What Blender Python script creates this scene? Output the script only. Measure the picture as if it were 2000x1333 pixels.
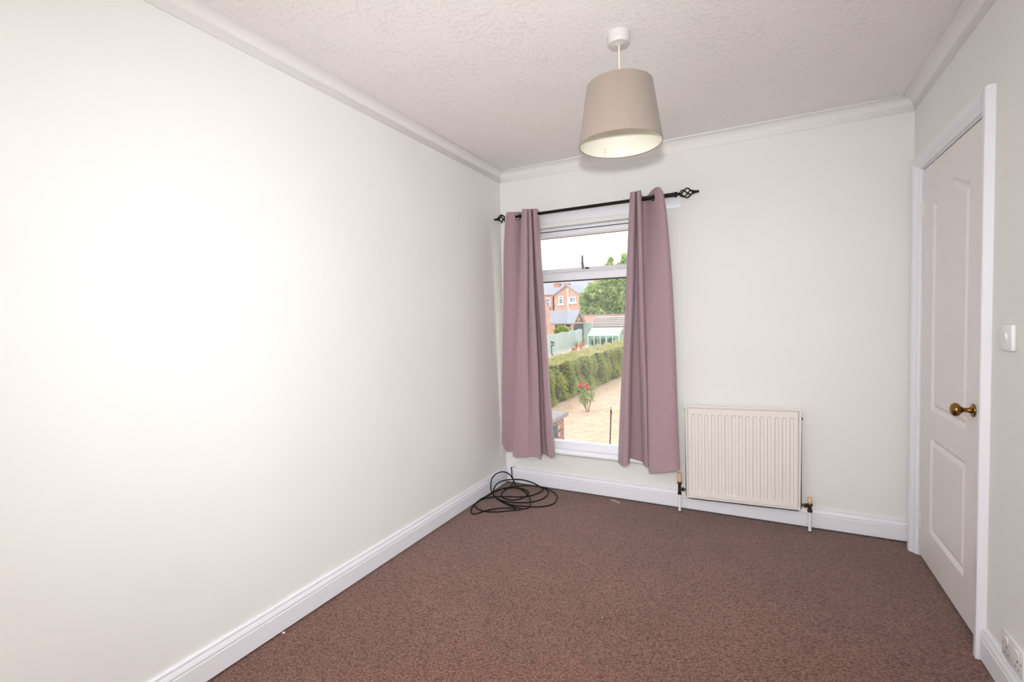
import bpy, bmesh, math, random
from mathutils import Vector, Matrix
random.seed(7)
for o in list(bpy.data.objects): bpy.data.objects.remove(o)
scene = bpy.context.scene
C = scene.collection

# ------------------------------------------------------------------ camera
CAM = Vector((1.812, -3.3345, 1.2824))
CR = Vector((0.88697548, 0.46123047, -0.02325824))
CU = Vector((0.00130788, 0.04785355, 0.99885351))
CF = Vector((-0.46181466, 0.88598899, -0.04184169))
FPX = 937.126
cd = bpy.data.cameras.new('camera'); cam = bpy.data.objects.new('camera', cd); C.objects.link(cam)
cd.sensor_width = 36.0; cd.lens = FPX * 36.0 / 2000.0; cd.clip_start = 0.02; cd.clip_end = 500
M = Matrix((CR, CU, -CF)).transposed().to_4x4(); M.translation = CAM
cam.matrix_world = M
scene.camera = cam

# ------------------------------------------------------------------ world, sun, flash, exposure
w = bpy.data.worlds.new('overcast_sky'); scene.world = w; w.use_nodes = True
bgn = w.node_tree.nodes['Background']
bgn.inputs['Color'].default_value = (0.96, 0.98, 1.0, 1); bgn.inputs['Strength'].default_value = 2.4
sd = bpy.data.lights.new('sun', 'SUN'); sd.energy = 1.3; sd.angle = math.radians(12); sd.color = (1, .97, .92)
so = bpy.data.objects.new('sun', sd); C.objects.link(so)
so.rotation_euler = (math.radians(42), 0, math.radians(-38))
# hot-shoe flash above the photographer's lens
fd = bpy.data.lights.new('camera_flash', 'SPOT'); fd.spot_size = math.radians(115); fd.spot_blend = 1.0; fd.shadow_soft_size = .035; fd.energy = 165; fd.color = (.95, .972, 1)
fo = bpy.data.objects.new('camera_flash', fd); C.objects.link(fo)
FM = M.copy(); FM.translation = CAM + CU * 0.175 + CF * 0.02
fo.matrix_world = FM
# added fill lamp behind the camera, bounced off the rear wall and ceiling
bd_ = bpy.data.lights.new('added_bounce_fill', 'AREA'); bd_.shape = 'DISK'; bd_.size = 0.12; bd_.energy = 98; bd_.color = (.95, .972, 1)
bo_ = bpy.data.objects.new('added_bounce_fill', bd_); C.objects.link(bo_)
bo_.location = (1.4, -4.3, 1.5); bo_.rotation_euler = Vector((.05, -.55, .85)).to_track_quat('-Z', 'Y').to_euler()
vs = scene.view_settings
scene.display_settings.display_device = 'sRGB'
vs.view_transform = 'Standard'; vs.look = 'None'; vs.gamma = 1; vs.exposure = -0.11; vs.use_curve_mapping = False

# ------------------------------------------------------------------ helpers
def srgb(r, g, b):
    f = lambda c: (c/255/12.92) if c/255 <= .04045 else ((c/255+.055)/1.055)**2.4
    return (f(r), f(g), f(b), 1)

def mat(name, col, rough=.6, var=0, vscale=20, bump=0, bscale=100, metal=0, spec=.5, sheen=0, detail=4, rnd=0, stretch=None, bdist=.002):
    m = bpy.data.materials.new(name); m.use_nodes = True
    nt = m.node_tree; b = nt.nodes['Principled BSDF']
    b.inputs['Roughness'].default_value = rough; b.inputs['Metallic'].default_value = metal
    b.inputs['Specular IOR Level'].default_value = spec
    b.inputs['Base Color'].default_value = col
    if sheen:
        b.inputs['Sheen Weight'].default_value = sheen; b.inputs['Sheen Roughness'].default_value = .6
    tc = nt.nodes.new('ShaderNodeTexCoord'); src = tc.outputs['Object']
    if stretch:
        mp = nt.nodes.new('ShaderNodeMapping'); mp.inputs['Scale'].default_value = stretch
        nt.links.new(src, mp.inputs['Vector']); src = mp.outputs['Vector']
    last = None
    if var:
        n = nt.nodes.new('ShaderNodeTexNoise'); n.inputs['Scale'].default_value = vscale; n.inputs['Detail'].default_value = detail
        nt.links.new(src, n.inputs['Vector'])
        r = nt.nodes.new('ShaderNodeMapRange'); r.inputs[1].default_value = .3; r.inputs[2].default_value = .7
        r.inputs[3].default_value = 1-var; r.inputs[4].default_value = 1+var
        nt.links.new(n.outputs['Fac'], r.inputs[0]); last = r.outputs[0]
    if rnd:
        oi = nt.nodes.new('ShaderNodeObjectInfo')
        r2 = nt.nodes.new('ShaderNodeMapRange'); r2.inputs[3].default_value = 1-rnd; r2.inputs[4].default_value = 1+rnd
        nt.links.new(oi.outputs['Random'], r2.inputs[0])
        if last is None: last = r2.outputs[0]
        else:
            mu = nt.nodes.new('ShaderNodeMath'); mu.operation = 'MULTIPLY'
            nt.links.new(last, mu.inputs[0]); nt.links.new(r2.outputs[0], mu.inputs[1]); last = mu.outputs[0]
    if last is not None:
        hs = nt.nodes.new('ShaderNodeHueSaturation'); hs.inputs['Color'].default_value = col
        nt.links.new(last, hs.inputs['Value']); nt.links.new(hs.outputs['Color'], b.inputs['Base Color'])
    if bump:
        n2 = nt.nodes.new('ShaderNodeTexNoise'); n2.inputs['Scale'].default_value = bscale; n2.inputs['Detail'].default_value = 5
        nt.links.new(src, n2.inputs['Vector'])
        bp = nt.nodes.new('ShaderNodeBump'); bp.inputs['Strength'].default_value = bump; bp.inputs['Distance'].default_value = bdist
        nt.links.new(n2.outputs['Fac'], bp.inputs['Height']); nt.links.new(bp.outputs['Normal'], b.inputs['Normal'])
    return m

def link(name, me, m=None, parent=None):
    o = bpy.data.objects.new(name, me); C.objects.link(o)
    if m is not None and not me.materials: me.materials.append(m)
    if parent is not None: setpar(o, parent)
    return o
def setpar(o, parent):
    o.parent = parent
    # parts are modelled in world coordinates: undo the Empty's offset; a mesh part already sits at the world origin
    o.matrix_parent_inverse = Matrix.Translation(-parent.location) if parent.type == 'EMPTY' else Matrix.Identity(4)
def mesh(name, vs_, fs, m=None, parent=None, smooth=False, angle=None):
    me = bpy.data.meshes.new(name); me.from_pydata([tuple(v) for v in vs_], [], fs); me.update()
    if smooth or angle:
        for p in me.polygons: p.use_smooth = True
        if angle: me.set_sharp_from_angle(angle=math.radians(angle))
    return link(name, me, m, parent)
def empty(name, loc):
    o = bpy.data.objects.new(name, None); C.objects.link(o); o.location = loc; o.empty_display_size = .05
    return o
def tag(o, label=None, cat=None, group=None, kind=None):
    if label: o['label'] = label
    if cat: o['category'] = cat
    if group: o['group'] = group
    if kind: o['kind'] = kind
    return o

class MB:
    """collects geometry for ONE mesh"""
    def __init__(s): s.v = []; s.f = []
    def add(s, v, f):
        n = len(s.v); s.v += [Vector(q) for q in v]; s.f += [tuple(i+n for i in q) for q in f]; return s
    def box(s, a, b, M=None):
        x0, y0, z0 = a; x1, y1, z1 = b
        v = [Vector(q) for q in ((x0,y0,z0),(x1,y0,z0),(x1,y1,z0),(x0,y1,z0),(x0,y0,z1),(x1,y0,z1),(x1,y1,z1),(x0,y1,z1))]
        if M is not None: v = [M @ q for q in v]
        return s.add(v, [(0,3,2,1),(4,5,6,7),(0,1,5,4),(1,2,6,5),(2,3,7,6),(3,0,4,7)])
    def prism(s, poly, d):
        """polygon (list of 3d points) extruded by vector d"""
        n = len(poly); d = Vector(d); p = [Vector(q) for q in poly]
        v = p + [q+d for q in p]
        f = [tuple(range(n-1, -1, -1)), tuple(range(n, 2*n))] + [(i, (i+1) % n, n+(i+1) % n, n+i) for i in range(n)]
        return s.add(v, f)
    def tube(s, pts, r, n=8, closed=False, caps=True):
        pts = [Vector(p) for p in pts]; k = len(pts)
        rs = r if isinstance(r, (list, tuple)) else [r]*k
        t0 = (pts[1]-pts[0]).normalized()
        up = Vector((0,0,1)) if abs(t0.z) < .9 else Vector((1,0,0))
        nrm = (up - t0*up.dot(t0)).normalized(); v = []
        for i, p in enumerate(pts):
            t = (pts[min(i+1, k-1)] - pts[max(i-1, 0)])
            t = t.normalized() if t.length > 1e-9 else t0
            nrm = nrm - t*nrm.dot(t); nrm = nrm.normalized() if nrm.length > 1e-6 else t.orthogonal().normalized()
            bn = t.cross(nrm)
            for j in range(n):
                a = 2*math.pi*j/n; v.append(p + (nrm*math.cos(a)+bn*math.sin(a))*rs[i])
        f = [(i*n+j, i*n+(j+1) % n, (i+1)*n+(j+1) % n, (i+1)*n+j) for i in range(k-1) for j in range(n)]
        if caps: f += [tuple(range(n-1, -1, -1)), tuple((k-1)*n+j for j in range(n))]
        return s.add(v, f)
    def lathe(s, prof, origin, axis=(0,0,1), n=32, caps=True):
        """prof: list of (radius, height along axis)"""
        ax = Vector(axis).normalized(); e1 = ax.orthogonal().normalized(); e2 = ax.cross(e1); o = Vector(origin)
        v = []
        for r, h in prof:
            for j in range(n):
                a = 2*math.pi*j/n; v.append(o + ax*h + (e1*math.cos(a)+e2*math.sin(a))*max(r, 1e-5))
        k = len(prof)
        f = [(i*n+j, i*n+(j+1) % n, (i+1)*n+(j+1) % n, (i+1)*n+j) for i in range(k-1) for j in range(n)]
        if caps: f += [tuple(range(n-1, -1, -1)), tuple((k-1)*n+j for j in range(n))]
        return s.add(v, f)
    def sweep(s, prof, A, B, out, mA=0, mB=0):
        """profile (out,z) swept from A to B; out = horizontal unit vector; mA/mB = mitre shift per unit of out"""
        A = Vector(A); B = Vector(B); out = Vector(out); d = (B-A).normalized(); n = len(prof)
        v = [A + out*p + Vector((0,0,z)) + d*(mA*p) for p, z in prof] + [B + out*p + Vector((0,0,z)) - d*(mB*p) for p, z in prof]
        f = [tuple(range(n-1,-1,-1)), tuple(range(n, 2*n))] + [(i, (i+1) % n, n+(i+1) % n, n+i) for i in range(n)]
        return s.add(v, f)
    def build(s, name, m=None, parent=None, smooth=False, angle=None, bevel=0, seg=2):
        me = bpy.data.meshes.new(name); me.from_pydata([tuple(q) for q in s.v], [], s.f); me.update()
        bm = bmesh.new(); bm.from_mesh(me); bmesh.ops.recalc_face_normals(bm, faces=bm.faces)
        if bevel:
            es = [e for e in bm.edges if len(e.link_faces) == 2 and e.calc_face_angle() > .5]
            bmesh.ops.bevel(bm, geom=es, offset=bevel, segments=seg, affect='EDGES', profile=.5, clamp_overlap=True)
        bm.to_mesh(me); bm.free()
        if smooth or angle or bevel:
            for p in me.polygons: p.use_smooth = True
            me.set_sharp_from_angle(angle=math.radians(angle or 40))
        return link(name, me, m, parent)

def catmull(P, k):
    """resample a polyline (list of tuples) with k points per span"""
    out = []; n = len(P)
    for i in range(n-1):
        p0 = P[max(i-1,0)]; p1 = P[i]; p2 = P[i+1]; p3 = P[min(i+2,n-1)]
        for j in range(k):
            t = j/k
            out.append(tuple(.5*((2*b)+(-a+c)*t+(2*a-5*b+4*c-d)*t*t+(-a+3*b-3*c+d)*t**3) for a,b,c,d in zip(p0,p1,p2,p3)))
    out.append(tuple(P[-1])); return out

def ray(px, py): return CF + CR*((px-1000)/FPX) - CU*((py-666.5)/FPX)
def atY(px, py, Y): d = ray(px, py); return CAM + d*((Y-CAM.y)/d.y)
def atX(px, py, X): d = ray(px, py); return CAM + d*((X-CAM.x)/d.x)
def atZ(px, py, Z): d = ray(px, py); return CAM + d*((Z-CAM.z)/d.z)

# ------------------------------------------------------------------ materials
def wall_mat(name, col, bump=.12):
    m = mat(name, col, rough=.75, var=.012, vscale=2.2, bump=bump, bscale=60, spec=.25, bdist=.003)
    return m
M_wall = wall_mat('wall_emulsion', srgb(238, 237, 234))
M_white = mat('white_gloss_paint', srgb(238, 238, 243), rough=.35, bump=.05, bscale=40, spec=.4)
M_coving = mat('coving_paint', srgb(240, 237, 234), rough=.7, bump=.08, bscale=50, spec=.2)
M_door = mat('door_paint', srgb(236, 231, 229), rough=.42, bump=.06, bscale=120, spec=.4, stretch=(4, 4, .5))
M_upvc = mat('upvc', srgb(238, 239, 244), rough=.3, spec=.5)
M_seal = mat('rubber_seal', srgb(40, 40, 44), rough=.7)
M_black = mat('black_metal', srgb(8, 8, 9), rough=.5, spec=.3)
M_brass = mat('aged_brass', srgb(146, 110, 58), rough=.28, metal=1, var=.25, vscale=60)
M_rad = mat('radiator_enamel', srgb(236, 230, 225), rough=.38, spec=.45, bump=.02, bscale=60)
M_plastic = mat('white_plastic', srgb(240, 238, 238), rough=.3)
M_chrome = mat('chrome', srgb(210, 210, 212), rough=.15, metal=1)
M_steel = mat('dull_steel', srgb(150, 150, 154), rough=.4, metal=1)
M_bronze = mat('tarnished_bronze', srgb(92, 78, 66), rough=.45, metal=1, var=.3, vscale=200)
M_beige = mat('yellowed_plastic', srgb(214, 184, 146), rough=.4, var=.08, vscale=80)
M_grey = mat('grey_painted_metal', srgb(118, 116, 120), rough=.5)
M_rose = mat('ceiling_rose_plastic', srgb(214, 209, 206), rough=.45)
M_cream = mat('cream_flex', srgb(240, 228, 206), rough=.45)
M_cable = mat('cable_sheath', srgb(7, 7, 8), rough=.55, spec=.25)

def ceiling_mat():
    m = mat('stippled_ceiling', srgb(249, 245, 243), rough=.8, spec=.2, var=.01, vscale=3)
    nt = m.node_tree; b = nt.nodes['Principled BSDF']; tc = nt.nodes.new('ShaderNodeTexCoord')
    mp = nt.nodes.new('ShaderNodeMapping'); mp.inputs['Scale'].default_value = (1, 1.6, 1); mp.inputs['Rotation'].default_value = (0, 0, .5)
    nt.links.new(tc.outputs['Object'], mp.inputs['Vector'])
    n = nt.nodes.new('ShaderNodeTexNoise'); n.inputs['Scale'].default_value = 42; n.inputs['Detail'].default_value = 6; n.inputs['Roughness'].default_value = .6; n.inputs['Distortion'].default_value = .6
    v = nt.nodes.new('ShaderNodeTexNoise'); v.inputs['Scale'].default_value = 5; v.inputs['Detail'].default_value = 3
    nt.links.new(mp.outputs['Vector'], n.inputs['Vector']); nt.links.new(tc.outputs['Object'], v.inputs['Vector'])
    r = nt.nodes.new('ShaderNodeMapRange'); r.inputs[1].default_value = .52; r.inputs[2].default_value = .72; nt.links.new(n.outputs['Fac'], r.inputs[0])
    r2 = nt.nodes.new('ShaderNodeMapRange'); r2.inputs[1].default_value = .35; r2.inputs[2].default_value = .65; r2.inputs[3].default_value = .35; nt.links.new(v.outputs['Fac'], r2.inputs[0])
    mu = nt.nodes.new('ShaderNodeMath'); mu.operation = 'MULTIPLY'; nt.links.new(r.outputs[0], mu.inputs[0]); nt.links.new(r2.outputs[0], mu.inputs[1])
    bp = nt.nodes.new('ShaderNodeBump'); bp.inputs['Strength'].default_value = .55; bp.inputs['Distance'].default_value = .005
    nt.links.new(mu.outputs[0], bp.inputs['Height']); nt.links.new(bp.outputs['Normal'], b.inputs['Normal'])
    return m
M_ceil = ceiling_mat()

def carpet_mat():
    m = bpy.data.materials.new('brown_loop_carpet'); m.use_nodes = True
    nt = m.node_tree; b = nt.nodes['Principled BSDF']; N = nt.nodes.new; L = nt.links.new
    b.inputs['Roughness'].default_value = .95; b.inputs['Specular IOR Level'].default_value = .1
    b.inputs['Sheen Weight'].default_value = .25; b.inputs['Sheen Roughness'].default_value = .5
    tc = N('ShaderNodeTexCoord'); mp = N('ShaderNodeMapping'); mp.inputs['Rotation'].default_value = (0, 0, math.radians(27)); mp.inputs['Scale'].default_value = (110, 190, 100)
    L(tc.outputs['Object'], mp.inputs['Vector'])
    vo = N('ShaderNodeTexVoronoi'); vo.inputs['Scale'].default_value = 1; vo.inputs['Randomness'].default_value = .75; L(mp.outputs['Vector'], vo.inputs['Vector'])
    n1 = N('ShaderNodeTexNoise'); n1.inputs['Scale'].default_value = 3.2; n1.inputs['Detail'].default_value = 5; L(tc.outputs['Object'], n1.inputs['Vector'])
    n2 = N('ShaderNodeTexNoise'); n2.inputs['Scale'].default_value = 260; n2.inputs['Detail'].default_value = 3; L(tc.outputs['Object'], n2.inputs['Vector'])
    cr = N('ShaderNodeValToRGB'); cr.color_ramp.elements[0].color = srgb(146, 104, 88); cr.color_ramp.elements[1].color = srgb(86, 53, 43)
    cr.color_ramp.elements[0].position = .15; cr.color_ramp.elements[1].position = .8
    L(vo.outputs['Distance'], cr.inputs[0])
    sp = N('ShaderNodeSeparateColor'); L(vo.outputs['Color'], sp.inputs[0])
    def mr(src, a, b_, c, d):
        r = N('ShaderNodeMapRange'); r.inputs[1].default_value = a; r.inputs[2].default_value = b_; r.inputs[3].default_value = c; r.inputs[4].default_value = d; L(src, r.inputs[0]); return r.outputs[0]
    k1 = mr(n1.outputs['Fac'], .3, .7, .92, 1.08); k2 = mr(n2.outputs['Fac'], .3, .7, .88, 1.12); k3 = mr(sp.outputs[0], 0, 1, .88, 1.12)
    m1 = N('ShaderNodeMath'); m1.operation = 'MULTIPLY'; L(k1, m1.inputs[0]); L(k2, m1.inputs[1])
    m2 = N('ShaderNodeMath'); m2.operation = 'MULTIPLY'; L(m1.outputs[0], m2.inputs[0]); L(k3, m2.inputs[1])
    # ragged edge at the window skirting, darkened for both grime and painted shade
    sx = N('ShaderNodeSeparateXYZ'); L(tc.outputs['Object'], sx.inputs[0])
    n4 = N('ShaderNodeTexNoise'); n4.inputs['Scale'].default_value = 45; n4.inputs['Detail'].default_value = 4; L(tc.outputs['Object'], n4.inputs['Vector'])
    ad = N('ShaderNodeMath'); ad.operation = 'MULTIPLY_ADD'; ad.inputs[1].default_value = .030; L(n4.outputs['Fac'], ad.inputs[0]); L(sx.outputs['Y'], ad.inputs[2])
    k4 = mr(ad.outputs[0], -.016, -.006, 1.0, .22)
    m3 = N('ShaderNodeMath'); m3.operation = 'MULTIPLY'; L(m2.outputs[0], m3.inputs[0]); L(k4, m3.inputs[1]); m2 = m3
    hs = N('ShaderNodeHueSaturation'); L(cr.outputs[0], hs.inputs['Color']); L(m2.outputs[0], hs.inputs['Value']); L(hs.outputs[0], b.inputs['Base Color'])
    bp = N('ShaderNodeBump'); bp.inputs['Strength'].default_value = .8; bp.inputs['Distance'].default_value = .004; bp.invert = True
    L(vo.outputs['Distance'], bp.inputs['Height']); L(bp.outputs['Normal'], b.inputs['Normal'])
    return m
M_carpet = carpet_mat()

def fabric_mat(name, col, translucent=.0):
    m = mat(name, col, rough=.9, spec=.1, sheen=.2, var=.05, vscale=500, bump=.25, bscale=900, bdist=.0006)
    if translucent:
        nt = m.node_tree; b = nt.nodes['Principled BSDF']; out = nt.nodes['Material Output']
        tr = nt.nodes.new('ShaderNodeBsdfTranslucent'); tr.inputs['Color'].default_value = col
        mx = nt.nodes.new('ShaderNodeMixShader'); mx.inputs[0].default_value = translucent
        nt.links.new(b.outputs[0], mx.inputs[1]); nt.links.new(tr.outputs[0], mx.inputs[2]); nt.links.new(mx.outputs[0], out.inputs['Surface'])
    return m
M_curtain = fabric_mat('mauve_curtain_fabric', srgb(172, 144, 152))
M_lining = fabric_mat('cream_lining', srgb(232, 228, 224), .25)
M_shade = fabric_mat('taupe_shade_fabric', srgb(160, 145, 134), .06)
M_shadein = mat('cream_shade_lining', srgb(246, 243, 226), rough=.5)

def glass_mat(name, tint=(1,1,1,1), gloss=.04):
    m = bpy.data.materials.new(name); m.use_nodes = True; nt = m.node_tree
    out = nt.nodes['Material Output']; nt.nodes.remove(nt.nodes['Principled BSDF'])
    t = nt.nodes.new('ShaderNodeBsdfTransparent'); t.inputs[0].default_value = tint
    g = nt.nodes.new('ShaderNodeBsdfGlossy'); g.inputs['Roughness'].default_value = .02
    mx = nt.nodes.new('ShaderNodeMixShader'); mx.inputs[0].default_value = gloss
    nt.links.new(t.outputs[0], mx.inputs[1]); nt.links.new(g.outputs[0], mx.inputs[2]); nt.links.new(mx.outputs[0], out.inputs['Surface'])
    return m
M_glass = glass_mat('window_glass', (.97, .985, .98, 1), .08)

# ------------------------------------------------------------------ room shell
W, H, YB = 2.5415, 2.4304, -5.6
SKL, SKR = -0.008, 0.0051
lx = lambda y: SKL*y
rx = lambda y: W + SKR*y
WX0, WX1, WZ0, WZ1 = .13, 1.20, .268, 1.972     # window opening
DY0, DY1, DZ = -.161, -.947, 2.002              # door opening (inside faces of the lining)
T = .26
def struct(o): o['kind'] = 'structure'; return o

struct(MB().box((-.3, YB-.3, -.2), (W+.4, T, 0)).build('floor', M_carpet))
struct(MB().box((-.3, YB-.3, H), (W+.4, T, H+.25)).build('ceiling', M_ceil))
b = MB(); b.prism([(lx(T),T,0),(lx(YB-.3),YB-.3,0),(-.3,YB-.3,0),(-.3,T,0)], (0,0,H)); struct(b.build('wall_left', M_wall))
b = MB()
for (x0,x1,z0,z1) in ((-.0,WX0,0,H),(WX1,W+.3,0,H),(WX0,WX1,0,WZ0),(WX0,WX1,WZ1,H)): b.box((x0,0,z0),(x1,T,z1))
struct(b.build('wall_far', M_wall))
b = MB()
def rwall(y0, y1, z0, z1): b.prism([(rx(y0),y0,z0),(rx(y1),y1,z0),(W+.13,y1,z0),(W+.13,y0,z0)], (0,0,z1-z0))
rwall(0, DY0+.02, 0, H); rwall(DY1-.02, YB-.3, 0, H); rwall(DY0+.02, DY1-.02, DZ+.02, H)
struct(b.build('wall_right', M_wall))
struct(MB().box((-.3, YB-.3, 0), (W+.3, YB, H)).build('wall_rear', M_wall))

# coving (concave, mitred)
cdp, cpp = .069, .062
cprof = [(0, H-cdp-.004), (.0045, H-cdp-.004), (.0055, H-cdp+.004)]
for i in range(9):
    a = i/8*math.pi/2
    cprof.append((.0055 + (cpp-.009)*(1-math.cos(a)), H-cdp+.004 + (cdp-.011)*math.sin(a)))
cprof += [(cpp, H-.0065), (cpp+.001, H+.002), (0, H+.002)]
uL = Vector((-SKL, -1, 0)).normalized()
nL = Vector((1, SKL*-1*-1, 0))  # out of the left wall
struct(MB().sweep(cprof, (0,0,0), (lx(YB),YB,0), (1,0,0), 1, 0).build('trim_1', M_coving, angle=50))
struct(MB().sweep(cprof, (0,0,0), (W,0,0), (0,-1,0), 1, 1).build('trim_2', M_coving, angle=50))
struct(MB().sweep(cprof, (W,0,0), (rx(YB),YB,0), (-1,0,0), 1, 0).build('trim_3', M_coving, angle=50))

# baseboards: square skirting with an ogee top
bb = .125
bprof = [(0,.011),(.017,.009),(.017,.083),(.0145,.086),(.0145,.089),(.017,.092),(.0165,.099),(.012,.108),(.0095,.112),(.0095,.116),(.012,.119),(.010,.1235),(.004,bb),(0,bb)]
struct(MB().sweep(bprof, (0,0,0), (lx(YB),YB,0), (1,0,0), 1, 0).build('baseboard_left', M_white, angle=35))
struct(MB().sweep(bprof, (0,0,0), (W-.005,0,0), (0,-1,0), 1, 0).build('baseboard_far', M_white, angle=35))
struct(MB().sweep(bprof, (rx(DY1-.094),DY1-.094,0), (rx(YB),YB,0), (-1,0,0), 0, 0).build('baseboard_right', M_white, angle=35))

# ------------------------------------------------------------------ door_1 on the right wall
door = empty('door_1', (W, (DY0+DY1)/2, 0)); struct(door)
# lining (jambs + head) and architrave
MB().box((W-.001,DY0,0),(W+.12,DY0+.026,DZ+.026)).build('jamb', M_white, door)
MB().box((W-.006,DY1-.026,0),(W+.12,DY1,DZ+.026)).build('jamb', M_white, door)
MB().box((W-.001,DY1,DZ),(W+.12,DY0,DZ+.026)).build('door_head', M_white, door)
AT, AW = .032, .06
def archi(name, A, B, mit0, mit1, width_dir, AW=.06):
    # profile across the width: (offset from inner edge, proud)
    pr = [(0,0),(0,AT*.25),(.003,AT*.36),(.012,AT*.42),(AW-.042,AT*.60),(AW-.034,AT*.9),(AW-.026,AT),(AW-.004,AT),(AW,AT-.004),(AW,0)]
    A = Vector(A); B = Vector(B); d = (B-A).normalized(); wd = Vector(width_dir); n = len(pr)
    v = [A + wd*p + Vector((-h,0,0)) - d*(p*mit0) for p, h in pr] + [B + wd*p + Vector((-h,0,0)) + d*(p*mit1) for p, h in pr]
    return MB().add(v, [tuple(range(n-1,-1,-1)), tuple(range(n,2*n))] + [(i,(i+1)%n,n+(i+1)%n,n+i) for i in range(n)]).build(name, M_white, door, angle=35)
xa = W-.001
archi('architrave', (xa,DY0+.008,0), (xa,DY0+.008,DZ+.008), 0, 1, (0,1,0))
archi('architrave', (xa,DY1-.008,0), (xa,DY1-.008,DZ+.008), 0, .7, (0,-1,0), .084)
archi('architrave', (xa,DY0+.008,DZ+.008), (xa,DY1-.008,DZ+.008), 1, 1, (0,0,1))
MB().box((W+.075,DY1,0),(W+.10,DY0,DZ)).build('light_blocker', M_white, door)  # unseen board added behind the leaf to keep outside light out
# leaf: moulded two-panel face as a height field
LY0, LY1, LZ0, LZ1 = DY0-.005, DY1+.005, .018, DZ-.006
P1 = (-.336, -.790, .800, 1.802); P2 = (-.336, -.790, .192, .668)
def arch_top(y):
    u = (y-(P1[0]+P1[1])/2)/((P1[0]-P1[1])/2)   # -1..1
    a = abs(u)
    return P1[3] + .062*(.5+.5*math.cos(math.pi*min(1, a/.92)))
def hgt(y, z):
    d2 = min(P2[0]-y, y-P2[1], z-P2[2], P2[3]-z)
    d1 = min(P1[0]-y, y-P1[1], z-P1[2], (arch_top(y)-z)*.9)
    d = max(d1, d2)
    if d <= 0: return 0
    if d < .017: return -.012*(d/.017)
    if d < .020: return -.012
    if d < .038: t = (d-.020)/.018; return -.012 + .010*t
    return -.002
ys = []; zs = []
def lin(a, b_, n): return [a+(b_-a)*i/n for i in range(n)]
for a, b_, n in ((LY0,P1[0]+.004,3),(P1[0]+.004,P1[0]-.038,20),(P1[0]-.038,P1[1]+.038,60),(P1[1]+.038,P1[1]-.004,20),(P1[1]-.004,LY1,3)): ys += lin(a,b_,n)
ys.append(LY1)
for a, b_, n in ((LZ0,P2[2]-.004,3),(P2[2]-.004,P2[2]+.038,20),(P2[2]+.038,P2[3]-.038,5),(P2[3]-.038,P2[3]+.004,20),(P2[3]+.004,P1[2]-.004,2),(P1[2]-.004,P1[2]+.038,20),(P1[2]+.038,P1[3]-.05,8),(P1[3]-.05,P1[3]+.07,70),(P1[3]+.07,LZ1,4)): zs += lin(a,b_,n)
zs.append(LZ1)
XL = W+.001
v = [(XL-hgt(y,z), y, z) for z in zs for y in ys]; ny = len(ys); nz = len(zs)
f = [(j*ny+i, (j+1)*ny+i, (j+1)*ny+i+1, j*ny+i+1) for j in range(nz-1) for i in range(ny-1)]
n0 = len(v); v += [(XL+.040,LY0,LZ0),(XL+.038,LY1,LZ0),(XL+.040,LY0,LZ1),(XL+.038,LY1,LZ1)]
f += [(n0,n0+2,n0+3,n0+1), tuple([i for i in range(ny)]+[n0+1,n0]), tuple([(nz-1)*ny+i for i in range(ny-1,-1,-1)]+[n0+2,n0+3]),
      tuple([j*ny for j in range(nz-1,-1,-1)]+[n0,n0+2]), tuple([j*ny+ny-1 for j in range(nz)]+[n0+3,n0+1])]
bld = MB(); bld.add(v, f); leaf = bld.build('door_leaf', M_door, door, angle=12)
leaf['label'] = 'white moulded two-panel door leaf with arched upper panel'
for zc in (1.80, .20):
    k = MB()
    for q in range(3): k.tube([(W-.004,DY0-.0025,zc-.038+q*.026),(W-.004,DY0-.0025,zc-.038+q*.026+.0245)], .0052, 10)
    k.box((W-.0006,DY0-.03,zc-.038),(W+.0015,DY0-.004,zc+.038)).box((W-.004,DY0-.0005,zc-.038),(W-.0012,DY0+.006,zc+.038))
    k.build('hinge', M_plastic, door, angle=40)
KY, KZ = -.868, .893
kn = MB().lathe([(.0,.0),(.025,.0),(.026,.003),(.0245,.006),(.014,.008),(.0115,.012),(.009,.017),(.0085,.030),(.010,.034),(.0135,.037),(.012,.039),(.018,.041),(.0245,.047),(.0265,.054),(.0255,.060),(.021,.066),(.012,.0705),(0,.072)], (XL,KY,KZ), (-1,0,0), 40).build('door_knob', M_brass, door, angle=50)
kn['label'] = 'aged brass round door knob with circular rose'
for dz in (.018, -.018): MB().lathe([(0,0),(.003,0),(.0025,.0012),(0,.0014)], (XL-.0057,KY,KZ+dz), (-1,0,0), 12).build('screw', M_bronze, kn, angle=40)

# ------------------------------------------------------------------ window_1 in the far wall
win = empty('window_1', ((WX0+WX1)/2, .08, WZ0)); struct(win)
FY = .055; FD = .07
def fr(name, x0, x1, z0, z1, y0=FY, y1=FY+FD, m=M_upvc, par=win, bev=.003): return MB().box((x0,y0,z0),(x1,y1,z1)).build(name, m, par, bevel=bev)
fr('frame_head', WX0, WX1, 1.951, WZ1); fr('frame_rail', WX0, WX1, WZ0, .352); fr('frame_jamb', WX0, WX0+.058, WZ0, WZ1); fr('frame_jamb', WX1-.058, WX1, WZ0, WZ1)
fr('transom', WX0, WX1, 1.575, 1.632)
MB().prism([(WX0+.05,FY+.012,1.632),(WX0+.05,FY+.012,1.638),(WX0+.05,FY+.03,1.642),(WX0+.05,FY+.06,1.642),(WX0+.05,FY+.06,1.632)], (WX1-WX0-.1,0,0)).build('drip_bead', M_upvc, win)
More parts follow.
